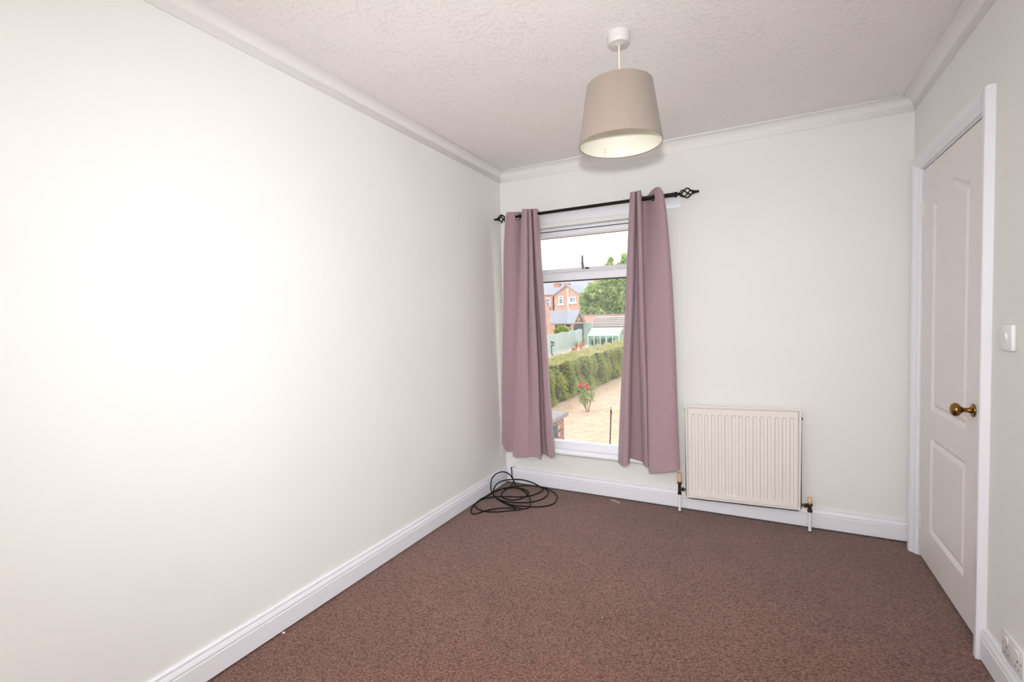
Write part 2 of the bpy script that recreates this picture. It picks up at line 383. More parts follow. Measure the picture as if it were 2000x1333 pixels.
# opening fanlight: sloped sash rails
def sashrail(name, pts, d): return MB().prism(pts, d).build(name, M_upvc, win, bevel=.002)
sx0, sx1 = WX0+.05, WX1-.05
sashrail('sash_rail', [(sx0,FY-.006,1.944),(sx0,FY-.006,1.915),(sx0,FY+.016,1.903),(sx0,FY+.05,1.903),(sx0,FY+.05,1.944)], (sx1-sx0,0,0))
sashrail('sash_rail', [(sx0,FY-.004,1.637),(sx0,FY-.004,1.642),(sx0,FY+.026,1.668),(sx0,FY+.05,1.668),(sx0,FY+.05,1.637)], (sx1-sx0,0,0))
fr('sash_stile', sx0, sx0+.04, 1.642, 1.944, FY-.005, FY+.05); fr('sash_stile', sx1-.04, sx1, 1.642, 1.944, FY-.005, FY+.05)
for (z0,z1,dy) in ((1.9445,1.9505,.004),(1.9015,1.9035,.02)): fr('seal', sx0, sx1, z0, z1, FY+dy, FY+.04, M_seal, win, 0)
fr('seal', WX0+.055, WX1-.055, 1.5695, 1.5755, FY+.006, FY+.05, M_seal, win, 0)
fr('seal', WX0+.055, WX1-.055, .3515, .3565, FY+.014, FY+.05, M_seal, win, 0)
fr('window_pane', sx0+.03, sx1-.03, 1.655, 1.915, FY+.030, FY+.034, M_glass, win, 0)
fr('window_pane', WX0+.05, WX1-.05, .345, 1.58, FY+.030, FY+.034, M_glass, win, 0)
# lower glazing beads
MB().prism([(WX0+.05,FY+.0,.352),(WX0+.05,FY+.02,.362),(WX0+.05,FY+.028,.362),(WX0+.05,FY+.028,.34)], (WX1-WX0-.1,0,0)).build('glazing_bead', M_upvc, win)
# sill board with a rounded nose
sp = [(WX0-.0,FY+.01,.300)] + [(WX0-.0, -.030-.0125*math.sin(a), .2875+.0125*math.cos(a)) for a in [math.pi*i/8 for i in range(9)]] + [(WX0-.0,FY+.01,.275)]
MB().prism([(q[0]-.06, q[1] if q[1] < 0 else 0.0, q[2]) for q in sp], (WX1-WX0+.12,0,0)).build('window_sill', M_white, win, angle=40)
MB().box((WX0,0,WZ0),(WX1,FY+.004,.300)).build('window_board', M_white, win)
# fanlight stay: catch block, arm pointing up and peg
hp = atY(1140, 523, FY-.01)
hs_ = empty('window_stay', hp); setpar(hs_, win)
tp = atY(1137.5, 499, FY-.03)
MB().box((hp.x-.012,FY-.022,hp.z-.014),(hp.x+.03,FY-.002,hp.z+.004)).build('window_stay_plate', M_chrome, win, bevel=.002)
MB().tube([hp+Vector((.0,-.012,-.004)), hp+Vector((-.004,-.016,.03)), tp], [.011,.0095,.0055], 8).build('window_stay_arm', M_grey, win, angle=40)
MB().tube([hp+Vector((.02,-.015,-.006)), hp+Vector((.046,-.018,-.006))], .0055, 8).build('window_stay_peg', M_seal, win, angle=40)
bpy.data.objects.remove(hs_)

# ------------------------------------------------------------------ curtain rail batten, rod, finials
RY, RZ = -.115, 2.058
bt = MB().box((.20,-.007,2.000),(1.345,0,2.074)).build('rail_batten', M_white, None, bevel=.002)
tag(bt, 'flat white painted batten on the wall behind the curtain rod', 'batten')
rod = empty('curtain_rod', (.7, 0, RZ)); tag(rod, 'black metal curtain rod with twisted cage finials above the window', 'curtain rod')
slope = .004
def rp(x, dy=0, dz=0): return Vector((x, RY+dy, RZ + slope*(x-.7) + dz))
MB().tube([rp(.128), rp(1.08)], .0108, 16).build('rod', M_black, rod, angle=40)
MB().tube([rp(1.07), rp(1.325)], .0130, 16).build('rod_sleeve', M_black, rod, angle=40)
def finial(x0, sgn, Lc):
    f_ = MB().lathe([(0,0),(.0155,0),(.0155,.014),(.012,.016),(.008,.022),(.008,.030),(.0095,.034),(0,.036)], rp(x0), (sgn,0,0), 16).build('finial', M_black, rod, angle=40)
    for q in range(4):
        pts = []
        for i in range(21):
            t = i/20; a = q*math.pi/2 + t*math.pi*.95; r = .005 + .0235*math.sin(math.pi*t)**.85
            pts.append(rp(x0+sgn*(.030+Lc*t), r*math.cos(a), r*math.sin(a)))
        MB().tube(pts, .0042, 6).build('cage_wire', M_black, f_, smooth=True)
    MB().lathe([(0,0),(.011,0),(.013,.004),(.010,.012),(.0078,.022),(.0075,.037),(.005,.04),(0,.04)], rp(x0+sgn*(.026+Lc)), (sgn,0,0), 16).build('finial_tip', M_black, f_, angle=40)
finial(1.322, 1, .080); finial(.130, -1, .058)
MB().tube([rp(1.328,0,-.01), rp(1.328,0,-.020)], .003, 8).build('grub_screw', M_black, rod, angle=40)
for xb in (.315, 1.055):
    k = MB(); k.tube([(xb,-.007,RZ-.026),(xb,-.085,RZ-.026),(xb,RY,RZ-.020),(xb,RY-.0,RZ-.014)], .005, 10)
    k.lathe([(0,0),(.018,0),(.018,.004),(0,.005)], (xb,-.007,RZ-.026), (0,-1,0), 20)
    k.lathe([(.0148,-.007),(.0148,.007),(.011,.007),(.011,-.007),(.0148,-.007)], rp(xb), (1,0,0), 16, caps=False)
    k.build('bracket', M_black, rod, angle=40)

# ------------------------------------------------------------------ curtains
def curtain(label, ctrl, rings):
    """ctrl: head point (column, depth, row), hem point (column, depth, row) and drape exponent for each fold line; columns and rows
    are measured on the photograph and turned into room coordinates at the given depth from the wall"""
    K = 8
    T_ = catmull([tuple(atY(a[0], a[2], a[1])) for a, b_, w_ in ctrl], K); B_ = catmull([tuple(atY(b_[0], b_[2], b_[1])) for a, b_, w_ in ctrl], K)
    PW = [q[0] for q in catmull([(w_,) for a, b_, w_ in ctrl], K)]
    hem = [p[2] for p in B_]
    n = len(T_); US = [.068*k/34 for k in range(34)] + [.068+.932*(k/50)**1.15 for k in range(51)]; R_ = len(US)-1
    t = empty('curtain', (sum(p[0] for p in B_)/n, RY, min(hem)))
    tag(t, label, 'curtain', 'pair of mauve eyelet curtains')
    rnd_ = random.Random(len(label)); ph = [rnd_.uniform(0,6.28) for _ in range(4)]
    def pt(i, j, off=0):
        u = US[j]; e = u**PW[i]
        a, b_ = T_[i], B_[i]
        x = a[0]+(b_[0]-a[0])*e; y = a[1]+(b_[1]-a[1])*e; z = a[2]+(b_[2]-a[2])*u
        s_ = i/(n-1)
        k = math.sin(math.pi*min(1,u*1.02))*.0035
        y += k*math.sin(9*u+ph[0]+5*s_) + .0015*math.sin(23*u+ph[1]+19*s_)*u
        x += k*.8*math.sin(7*u+ph[2]+7*s_)
        return Vector((x,y,z))
    G = [[pt(i,j) for i in range(n)] for j in range(R_+1)]
    def norm(i,j):
        a = G[j][min(i+1,n-1)]-G[j][max(i-1,0)]; return Vector((-a.y, a.x, 0)).normalized()
    holes = []
    for (ci, zr) in rings:
        i = int(ci*K); j = min(range(R_), key=lambda q: abs(G[q][i].z-zr)); holes.append((G[j][i].copy(), norm(i, j)))
    def sheet(name, m, o0, o1, i0=0, i1=n, j1=R_+1, ext=0):
        v = []; idx = list(range(i0,i1)); c = len(idx); r = j1
        for off in (o0, o1):
            for j in range(r):
                for i in idx:
                    q = G[j][i] + norm(i,j)*off
                    if ext and i in (0, n-1): q = q + (G[j][i]-G[j][1 if i == 0 else n-2]).normalized()*ext
                    v.append(q)
        f = []
        for k in range(2):
            for j in range(r-1):
                for i in range(c-1):
                    a = k*r*c + j*c + i
                    cc = (G[j][idx[i]]+G[j+1][idx[i+1]])/2
                    if any((cc-h_[0]).length < .0225 for h_ in holes): continue
                    f.append((a,a+1,a+c+1,a+c) if k else (a,a+c,a+c+1,a+1))
        b0 = r*c
        for j in range(r-1): f += [(j*c, b0+j*c, b0+(j+1)*c, (j+1)*c), (j*c+c-1, (j+1)*c+c-1, b0+(j+1)*c+c-1, b0+j*c+c-1)]
        for i in range(c-1): f += [(i, i+1, b0+i+1, b0+i), ((r-1)*c+i, b0+(r-1)*c+i, b0+(r-1)*c+i+1, (r-1)*c+i+1)]
        return mesh(name, v, f, m, t, angle=60)
    sheet('fabric', M_curtain, -.0022, 0)
    # lining hangs on the window side, inside the fabric's edges
    sheet('lining', M_lining, .0006, .0022, 0, n, R_, .011)
    for c, nn in holes:
        e1 = Vector((0,0,1)); e2 = nn.cross(e1)
        pts = [c + e1*math.cos(a)*.0235 + e2*math.sin(a)*.0235 for a in [2*math.pi*k/28 for k in range(29)]]
        MB().tube(pts, .0042, 8, caps=False).build('eyelet', M_chrome, t, smooth=True)
    return t
LC = [((991,-.135,414.5),(980.5,-.09,866),.55),((1002,-.150,414.5),(988.5,-.10,881),.6),((1012,-.118,414.5),(997,-.115,882),.7),((1020,-.075,414),(1008,-.12,883),.8),((1028,-.08,411),(1014,-.13,885),.9),
      ((1028,-.13,409),(1009,-.165,889),1),((1020,-.175,408.4),(1002,-.195,891),1),((1025,-.187,408.4),(1014,-.207,893),1),((1029.5,-.178,408.5),(1030,-.200,891.5),1),((1031,-.13,409),(1037,-.186,891),1),
      ((1031.8,-.165,408.5),(1042,-.192,890.5),1),((1035,-.180,408.4),(1050,-.200,892),.95),((1037,-.165,408.3),(1056,-.195,897),.85),((1038,-.105,409),(1059,-.10,888),.85),((1039,-.105,409),(1066.5,-.08,888),.9),
      ((1041,-.160,408),(1070,-.145,891),1.1),((1046,-.172,408),(1077,-.150,894.5),1.2),((1050,-.118,409),(1083.5,-.115,891),1.3),((1053,-.07,413),(1084.5,-.08,889),1.3)]
curtain('mauve eyelet curtain hanging in the room corner above the cable coil', LC, ((2.0, RZ-.004),(17.0, RZ)))
RC = [((1236,-.06,380),(1212,-.07,902),.9),((1233,-.09,378),(1207.5,-.10,902),.9),((1231.5,-.15,376),(1211,-.15,906),.9),((1235,-.185,375),(1218,-.195,911),.9),((1240,-.18,374.6),(1226,-.19,908),.9),
      ((1241.8,-.15,375),(1229.5,-.14,902),1),((1242.2,-.12,375.5),(1230.5,-.075,896),1.2),((1242.6,-.115,375.5),(1243,-.062,899),1.3),((1243,-.125,375),(1255,-.072,903),1.3),((1244,-.172,373.5),(1257.5,-.13,908),1.2),
      ((1248,-.183,372.5),(1262,-.165,911.5),1),((1251,-.168,372),(1266,-.160,913),.9),((1252.5,-.11,380),(1269,-.13,916),.85),((1256,-.075,383),(1268,-.185,923.5),.8),((1264,-.070,382),(1275,-.203,924),.7),
      ((1270,-.09,376),(1288,-.207,923.5),.6),((1274,-.118,371.5),(1300,-.207,922),.55),((1281,-.155,366.5),(1312,-.200,920.5),.5),((1287,-.165,365.7),(1322,-.185,919),.47),((1291,-.14,372),(1328,-.16,917),.46)]
curtain('mauve eyelet curtain hanging beside the radiator', RC, ((1.2, RZ),(16.0, RZ)))

# ------------------------------------------------------------------ radiator
rad = empty('radiator', (1.694, -.06, 0)); tag(rad, 'cream white fluted panel radiator on the wall below the window side', 'radiator')
RX0, RX1, RZ0, RZ1 = 1.371, 2.018, .112, .719
sh = .018   # hangs slightly out of level
def rz_(x, z): return z + sh*(x-(RX0+RX1)/2)/(RX1-RX0)
NF = 15; mx = .030; pitch = (RX1-RX0-2*mx)/NF
def rh(x, z):
    k = (x-RX0-mx)/pitch; c = k-math.floor(k)-.5; ii = math.floor(k)
    h = 0.0
    ed = min(x-RX0, RX1-x, z-RZ0, RZ1-z)
    # pressed rim
    if ed < .011: h = .0
    elif ed < .015: h = -.008*(ed-.011)/.004
    elif ed < .019: h = -.008+.010*(ed-.015)/.004
    else: h = .002
    if 0 <= ii < NF:
        zt, zb = RZ1-.052, RZ0+.050
        dxx = abs(c)*pitch; rr = pitch*.30
        dz_ = max(0, z-(zt-rr), (zb+rr*.4)-z)
        d = math.hypot(dxx, dz_)
        if d < rr: 
            t = max(0, min(1, (rr-d)/(rr*.55))); h -= .0085*t*t*(3-2*t)
    return h
xs = sorted(set([RX0+e for e in (0,.011,.015,.019)] + [RX1-e for e in (0,.011,.015,.019)] + [RX0+mx+pitch*(i+j/14) for i in range(NF) for j in range(15)]))
zsr = sorted(set([RZ0+e for e in (0,.011,.015,.019)] + [RZ1-e for e in (0,.011,.015,.019)] + lin(RZ0+.045,RZ0+.075,12) + lin(RZ0+.08,RZ1-.085,8) + lin(RZ1-.078,RZ1-.045,14)))
RF = -.092
def rcorner(x, z):
    # rounds the panel's corners
    for (cx, sx) in ((RX0,1),(RX1,-1)):
        for (cz, sz, r) in ((RZ0,1,.026),(RZ1,-1,.010)):
            dx, dz = (cx+sx*r-x)*sx, (cz+sz*r-z)*sz
            if dx > 0 and dz > 0:
                k_ = max(dx, dz)/math.hypot(dx, dz); return cx+sx*r-sx*dx*k_, cz+sz*r-sz*dz*k_
    return x, z
zsr = sorted(set(zsr + [RZ0+.003,RZ0+.007,RZ0+.023,RZ0+.026,RZ1-.003,RZ1-.007])); xs = sorted(set(xs + [RX0+.003,RX0+.007,RX0+.023,RX0+.026,RX1-.003,RX1-.007,RX1-.023,RX1-.026]))
nx = len(xs); v = []
for z in zsr:
    for x in xs:
        x2, z2 = rcorner(x, z); v.append((x2, RF-rh(x,z), rz_(x2,z2)))
f = [(j*nx+i, j*nx+i+1, (j+1)*nx+i+1, (j+1)*nx+i) for j in range(len(zsr)-1) for i in range(nx-1)]
n0 = len(v); nzr = len(zsr)
v += [(RX0+.008,-.066,rz_(RX0,RZ0+.010)),(RX1-.008,-.066,rz_(RX1,RZ0+.010)),(RX1-.004,-.066,rz_(RX1,RZ1-.004)),(RX0+.004,-.066,rz_(RX0,RZ1-.004))]
f += [(n0+3,n0+2,n0+1,n0), tuple(list(range(nx-1,-1,-1))+[n0,n0+1]), tuple([(nzr-1)*nx+i for i in range(nx)]+[n0+2,n0+3]),
      tuple([j*nx for j in range(nzr)]+[n0+3,n0]), tuple([j*nx+nx-1 for j in range(nzr-1,-1,-1)]+[n0+1,n0+2])]
bld = MB(); bld.add(v, f); bld.build('panel', M_rad, rad, angle=32)
k = MB(); k.box((RX0+.010,-.066,RZ0+.012),(RX1-.010,-.052,RZ1-.006), Matrix.Identity(4)); k.build('back_panel', M_rad, rad, bevel=.004)
for x in (RX0+.09, RX1-.09):
    MB().box((x-.02,-.052,RZ0+.03),(x+.02,-.001,RZ1-.05)).build('wall_bracket', M_rad, rad)
MB().lathe([(0,0),(.007,0),(.007,.008),(0,.009)], (RX1-.002,-.078,RZ1-.05), (1,0,0), 12).build('bleed_valve', M_bronze, rad, angle=40)
MB().lathe([(0,0),(.007,0),(.007,.006),(0,.007)], (RX0+.002,-.078,RZ1-.035), (-1,0,0), 12).build('end_plug', M_bronze, rad, angle=40)
def valve(x, sgn, ztail, ztop, r0, hcap, grip):
    y = -.078
    vb = MB(); vb.tube([(x,y,ztail-.030),(x,y,ztop-hcap-.004)], .0098, 12)
    vb.lathe([(0,0),(.0135,0),(.0135,.014),(.0105,.016),(.0105,.02),(0,.02)], (x,y,ztail-.032), (0,0,1), 6)
    vb.lathe([(0,0),(.014,0),(.015,.006),(.012,.012),(0,.012)], (x,y,ztop-hcap-.014), (0,0,1), 16)
    vb.tube([(x,y,ztail+.004),(x+sgn*.05,y,ztail+.004)], .0075, 12)
    vb.lathe([(0,0),(.0135,0),(.0135,.013),(0,.013)], (x+sgn*.014,y,ztail+.004), (sgn,0,0), 6)
    vo = vb.build('valve', M_bronze, rad, angle=35)
    cap = MB().lathe([(0,0),(r0*.96,0),(r0,.004),(r0,hcap*.36),(r0*.95,hcap*.38),(r0*.93,hcap*.92),(r0*.86,hcap*.98),(r0*.3,hcap),(0,hcap)], (x,y,ztop-hcap), (0,0,1), 24).build('valve_cap', M_beige, vo, angle=40)
    if grip:
        for q in range(14):
            a = 2*math.pi*q/14; c = Vector((x+math.cos(a)*r0*.93, y+math.sin(a)*r0*.93, 0))
            MB().tube([(c.x,c.y,ztop-hcap*.58),(c.x,c.y,ztop-hcap*.08)], .0016, 6).build('grip_rib', M_beige, vo)
    MB().tube([(x,y,0.0),(x,y,ztail-.028)], .0085, 14).build('pipe', M_plastic, rad, angle=40)
    MB().lathe([(0,0),(.0105,0),(.0105,.007),(0,.007)], (x,y,0.0), (0,0,1), 14).build('pipe_collar', M_seal, rad, angle=40)
valve(1.331, 1, .150, .262, .0165, .058, True)
valve(2.061, -1, .152, .208, .0125, .036, False)

# ------------------------------------------------------------------ pendant lamp
PX, PY = 1.3015, -1.361
lamp = empty('pendant_lamp', (PX, PY, H)); tag(lamp, 'taupe fabric drum pendant lamp hanging from the white ceiling', 'lamp')
MB().lathe([(0,.0),(.044,.0),(.0445,-.03),(.0435,-.038),(.039,-.0425),(.012,-.0445),(.008,-.047),(0,-.047)], (PX,PY,H), (0,0,1), 40).build('ceiling_rose', M_rose, lamp, angle=40)
ST, SB, RT, RB = 2.226, 1.990, .130, .1665
for s_ in (-.0017, .0017):
    MB().tube([(PX+s_,PY,H-.045),(PX+s_*1.1,PY,2.36),(PX+s_,PY,ST-.03)], .0016, 8).build('flex', M_cream, lamp, smooth=True)
shd = MB().lathe([(RB,SB),(RB+.0006,SB+.002)]+[(RB+.0006+(RT-RB)*i/8,SB+.002+(ST-SB-.004)*i/8) for i in range(1,9)]+[(RT,ST),(RT-.0012,ST)]+[(RT-.0012+(RB-RT)*i/8,ST+(SB-ST)*i/8) for i in range(1,9)]+[(RB,SB)], (PX,PY,0), (0,0,1), 96, caps=False).build('lamp_shade', M_shade, lamp, angle=60)
shd['label'] = 'tapered taupe fabric drum shade'
MB().lathe([(RB-.0016,SB+.001)]+[(RB-.0016+(RT-RB)*i/8,SB+.001+(ST-SB-.002)*i/8) for i in range(1,9)], (PX,PY,0), (0,0,1), 96, caps=False).build('shade_lining', M_shadein, shd, smooth=True)
for (r, z) in ((RB-.001, SB+.001), (RT-.001, ST-.001)):
    MB().tube([(PX+r*math.cos(a),PY+r*math.sin(a),z) for a in [2*math.pi*i/96 for i in range(97)]], .0022, 8, caps=False).build('shade_ring', M_shade, shd, smooth=True)
for q in range(3):
    a = 2*math.pi*q/3+.4
    MB().tube([(PX+.021*math.cos(a),PY+.021*math.sin(a),ST-.045),(PX+(RT-.002)*math.cos(a),PY+(RT-.002)*math.sin(a),ST-.003)], .0018, 6).build('spider_arm', M_plastic, shd)
MB().lathe([(0,ST-.02),(.008,ST-.022),(.013,ST-.03),(.017,ST-.04),(.021,ST-.043),(.021,ST-.049),(.017,ST-.05),(.0165,ST-.085),(0,ST-.085)], (PX,PY,0), (0,0,1), 24).build('lamp_holder', M_plastic, lamp, angle=40)
for (px, py) in ((1181.5,292),(1181,297.5),(1181.8,304)):
    d = ray(px, py); best = None
    for i in range(2000):
        q = CAM + d*(1.7+i*.0004); rr = math.hypot(q.x-PX, q.y-PY)
        rl = RB-.0016+(RT-RB)*(q.z-SB)/(ST-SB)
        if q.y > PY and rr >= rl-.0008: best = q; break
    if best: MB().lathe([(0,0),(.0022,0),(.002,.0008),(0,.001)], best, (PX-best.x, PY-best.y, 0), 10).build('stitch', M_steel, shd)

# ------------------------------------------------------------------ switch, socket
sw = empty('light_switch', (W, -1.185, 1.19)); tag(sw, 'white plastic light switch on the wall beside the door', 'switch')
xw = rx(-1.185)
MB().box((xw-.012,-1.228,1.147),(xw,-1.142,1.233)).build('switch_plate', M_plastic, sw, bevel=.004)
MB().prism([(xw-.012,-1.197,1.205),(xw-.0175,-1.197,1.203),(xw-.0125,-1.197,1.177),(xw-.012,-1.197,1.175)], (0,.024,0)).build('rocker', M_plastic, sw, bevel=.001)
sk = empty('wall_socket', (W, -1.268, .175)); tag(sk, 'white double wall socket just above the skirting near the door', 'socket')
MB().box((xw-.010,-1.343,.131),(xw,-1.197,.217)).build('socket_plate', M_plastic, sk, bevel=.003)
for yc in (-1.233, -1.307):
    MB().prism([(xw-.010,yc-.008,.205),(xw-.0145,yc-.008,.203),(xw-.011,yc-.008,.186),(xw-.010,yc-.008,.185)], (0,.016,0)).build('rocker', M_plastic, sk)
    MB().box((xw-.0106,yc-.003,.166),(xw-.0098,yc+.003,.174)).box((xw-.0106,yc-.014,.148),(xw-.0098,yc-.008,.152)).box((xw-.0106,yc+.008,.148),(xw-.0098,yc+.014,.152)).build('pin_hole', M_grey, sk)
for yc in (-1.208, -1.332): MB().lathe([(0,0),(.0033,0),(.003,.0012),(0,.0014)], (xw-.010,yc,.174), (-1,0,0), 12).build('screw', M_steel, sk)

# ------------------------------------------------------------------ cable coil
Zc = lambda zx, zy: (900+zx*.17, 860+zy*.17)
R0 = .0046
def fl(zx, zy, h=0.0):
    px, py = Zc(zx, zy); p = atZ(px, py, R0+h)
    p.x = max(p.x, lx(p.y)+.017+R0+.001); p.y = min(p.y, -.022); return p
path = []
p0 = atY(*Zc(600,300), -.004)
path += [p0 + Vector((0,.03,0)), p0, p0 + Vector((-.006,-.022,-.012))]
for zx, zy, Y in ((585,350,-.034),(588,410,-.045),(605,460,-.055)): path.append(atY(*Zc(zx,zy), Y))
path += [fl(*q) for q in ((640,528,.012),(690,566,.012),(740,600,.012),(783,650,.008),(801,710,.008),(788,768,.004),(735,792,0),(650,778,.004),(560,752,.008),(480,715,.008),(415,675,.012),(375,625,.016),(380,560,.045),(420,500,.075),(500,464,.09),(610,452,.085),(720,461,.07),(820,490,.045),(895,528,.018),(942,558,.004),(925,592,.004),(860,622,.004),(770,648,.008),(660,655,.008),(540,652,.004),(420,652,.008),(320,662,.008),(235,685,.004),(170,722,.004),(163,760,.004),(210,798,.004),(290,822,.0),(400,827,.0),(520,818,.0),(620,808,.004),(690,803,.008))]
path2 = [fl(*q) for q in ((640,800,.004),(590,785,.004),(480,783,.004),(370,795,.004),(270,818,.006),(200,840,.004),(150,850,0),(122,835,0),(125,785,0),(160,730,.0),(230,680,.008),(300,645,.012),(355,612,.016),(430,575,.016),(560,543,.026),(700,525,.032),(830,525,.028),(945,545,.016),(1040,585,.004),(1100,635,0),(1102,680,0),(1060,735,0),(960,762,0),(840,768,.004),(690,758,.008),(560,740,.008),(470,700,.012),(400,660,.016))]
stand = [atX(*Zc(zx,zy), X) for zx, zy, X in ((358,600,.050),(345,540,.045),(356,450,.040),(405,390,.038),(480,365,.040),(545,385,.045),(590,435,.055),(602,480,.065))]
path3 = [fl(*q) for q in ((570,535,.008),(520,565,.004),(478,605,.004),(466,640,.002),(500,672,0),(570,690,0),(640,688,.0),(720,662,.002),(778,622,.004),(760,582,.008),(690,560,.008),(600,550,.008),(500,560,.012),(400,590,.02),(370,620,.022),(400,660,.022),(480,700,.016),(580,716,.012),(700,720,.008),(830,710,.004),(930,680,.004),(990,638,.004),(1003,595,.008),(975,565,.012),(920,546,.012))]
allp = [tuple(q) for q in path2 + stand + path3]
cab = empty('coiled_cable', (.28, -.3, 0)); tag(cab, 'long black cable lying in loose coils on the carpet in the corner', 'cable')
MB().tube(catmull([tuple(q) for q in path], 6), R0*.95, 8).build('cable_run', M_cable, cab, smooth=True)
MB().tube(catmull(allp, 6), R0*.95, 8).build('cable_run', M_cable, cab, smooth=True)
def lump(name, c, r, m, par, seed, sq=(1,1,1)):
    bm = bmesh.new(); bmesh.ops.create_icosphere(bm, subdivisions=2, radius=r); g = random.Random(seed)
    for q in bm.verts: q.co = Vector((q.co.x*sq[0], q.co.y*sq[1], q.co.z*sq[2]))*g.uniform(.75,1.15) + Vector(c)
    me = bpy.data.meshes.new(name); bm.to_mesh(me); bm.free(); return link(name, me, m, par)
M_plaster = mat('bare_plaster', srgb(238, 234, 226), rough=.9)
pl = lump('filler_plug', (p0.x+.004, -.012, p0.z+.006), .019, M_plaster, cab, 4, (1,.7,.8)); pl['label'] = 'crumbly white filler where the cable enters the wall'
a = atZ(1194.5, 976.5, .002); c = atZ(1210, 983, .002)
tag(MB().tube([a, a.lerp(c,.5)+Vector((0,0,.0005)), c], .0022, 8).build('thin_stick', M_plaster, None, smooth=True), 'thin white stick lying on the carpet below the window', 'stick')
def scrap(px, py, s, label, seed):
    c = atZ(px, py, .0); g = random.Random(seed); n = 7
    pts = [c + Vector((math.cos(2*math.pi*i/n)*s*g.uniform(.5,1.1), math.sin(2*math.pi*i/n)*s*g.uniform(.4,.8), .0012+g.uniform(0,.002))) for i in range(n)]
    tag(MB().prism(pts, (0,0,.0012)).build('paper_scrap', M_plaster), label, 'scrap', 'white scraps on the carpet')
scrap(554, 1237.5, .0085, 'tiny white scrap on the carpet beside the long left skirting', 2)
scrap(982, 958.5, .009, 'tiny white scrap on the carpet inside the cable coil', 3)
scrap(1176.5, 1208, .003, 'tiny white speck on the open carpet in mid floor', 5)

# ================================================================== outside: back gardens seen through the window
G0 = -2.3; G1 = -1.75
M_lawn = mat('parched_lawn', srgb(208, 181, 160), rough=.95, var=.16, vscale=5, spec=.05, bump=.3, bscale=30, bdist=.03, detail=8)
M_patio = mat('pale_paving', srgb(214, 204, 192), rough=.9, var=.08, vscale=2)
struct(MB().box((-6.2,T+.02,G0-.2),(30,60.1,G0)).build('ground_lawn', M_lawn))
struct(MB().box((-60,T+.02,G0-.25),(-6.2,90,G1)).build('ground_patio', M_patio))
# --- brick outbuilding close below
M_brick = mat('old_brick', srgb(150, 104, 98), rough=.9, var=.12, vscale=14, rnd=.3)
M_mortar = mat('mortar', srgb(196, 182, 168), rough=.95)
M_stone = mat('weathered_coping', srgb(152, 143, 144), rough=.9, var=.15, vscale=9)
M_teal = mat('teal_paint', srgb(112, 146, 146), rough=.5)
M_dark = mat('dark_opening', srgb(58, 70, 76), rough=.2)
ob = None
cr_ = atY(1102, 826, 6.3); OX = cr_.x; OY1 = 6.3
zt = atX(1101, 814, OX).z
ob = empty('brick_outbuilding', (OX-.6, 5, G0)); tag(ob, 'small old brick outbuilding with stone coping just below the window', 'outbuilding')
wa = atX(1091, 840, OX).y; wzt = atX(1086, 829, OX).z; wy0 = wa-.62
k = MB(); k.box((OX-1.8,3.6,G0),(OX-.012,wy0,zt)).box((OX-1.8,wy0,wzt),(OX-.012,wa,zt)).box((OX-1.8,wa,G0),(OX-.012,OY1-.012,zt)).box((OX-1.8,wy0,G0),(OX-.16,wa,wzt)); k.build('core_wall', M_mortar, ob)
bm_ = MB().box((-.006,-.1075,-.0325),(.010,.1075,.0325)); bo0 = None
bme = {}
for L_ in (.215, .1025):
    q = MB().box((-.02,-L_/2,-.0325),(.004,L_/2,.0325)); me = bpy.data.meshes.new('brick'); me.from_pydata([tuple(u) for u in q.v], [], q.f); me.materials.append(M_brick); bme[L_] = me
z = zt-.0375; row = 0
while z > G0+.6:
    y = OY1; first = True
    while y > 4.3:
        L_ = .1025 if (first and row % 2) else .215; first = False
        yc = y-L_/2
        if not (z < wzt+.01 and wy0-.03 < yc < wa+.03):
            o = bpy.data.objects.new('brick', bme[L_]); C.objects.link(o); o.location = (OX-.012+random.uniform(-.003,.003), yc, z); setpar(o, ob)
        y -= L_+.01
    z -= .075; row += 1
MB().box((OX-.15,wa-.03,wzt-1.1),(OX-.01,wa+.025,wzt)).build('window_jamb', M_stone, ob)
MB().box((OX-.15,wy0,wzt-.03),(OX-.02,wa-.03,wzt)).build('window_lintel', M_teal, ob)
MB().box((OX-.12,wy0,wzt-1.1),(OX-.10,wa-.03,wzt-.03)).build('window_pane', M_dark, ob)
MB().box((OX-.08,wa-.08,wzt-1.1),(OX-.05,wa-.03,wzt-.03)).build('window_stile', M_teal, ob)
MB().box((OX-1.9,3.5,zt),(OX+.07,OY1+.10,zt+.09)).build('coping', M_stone, ob, bevel=.015)
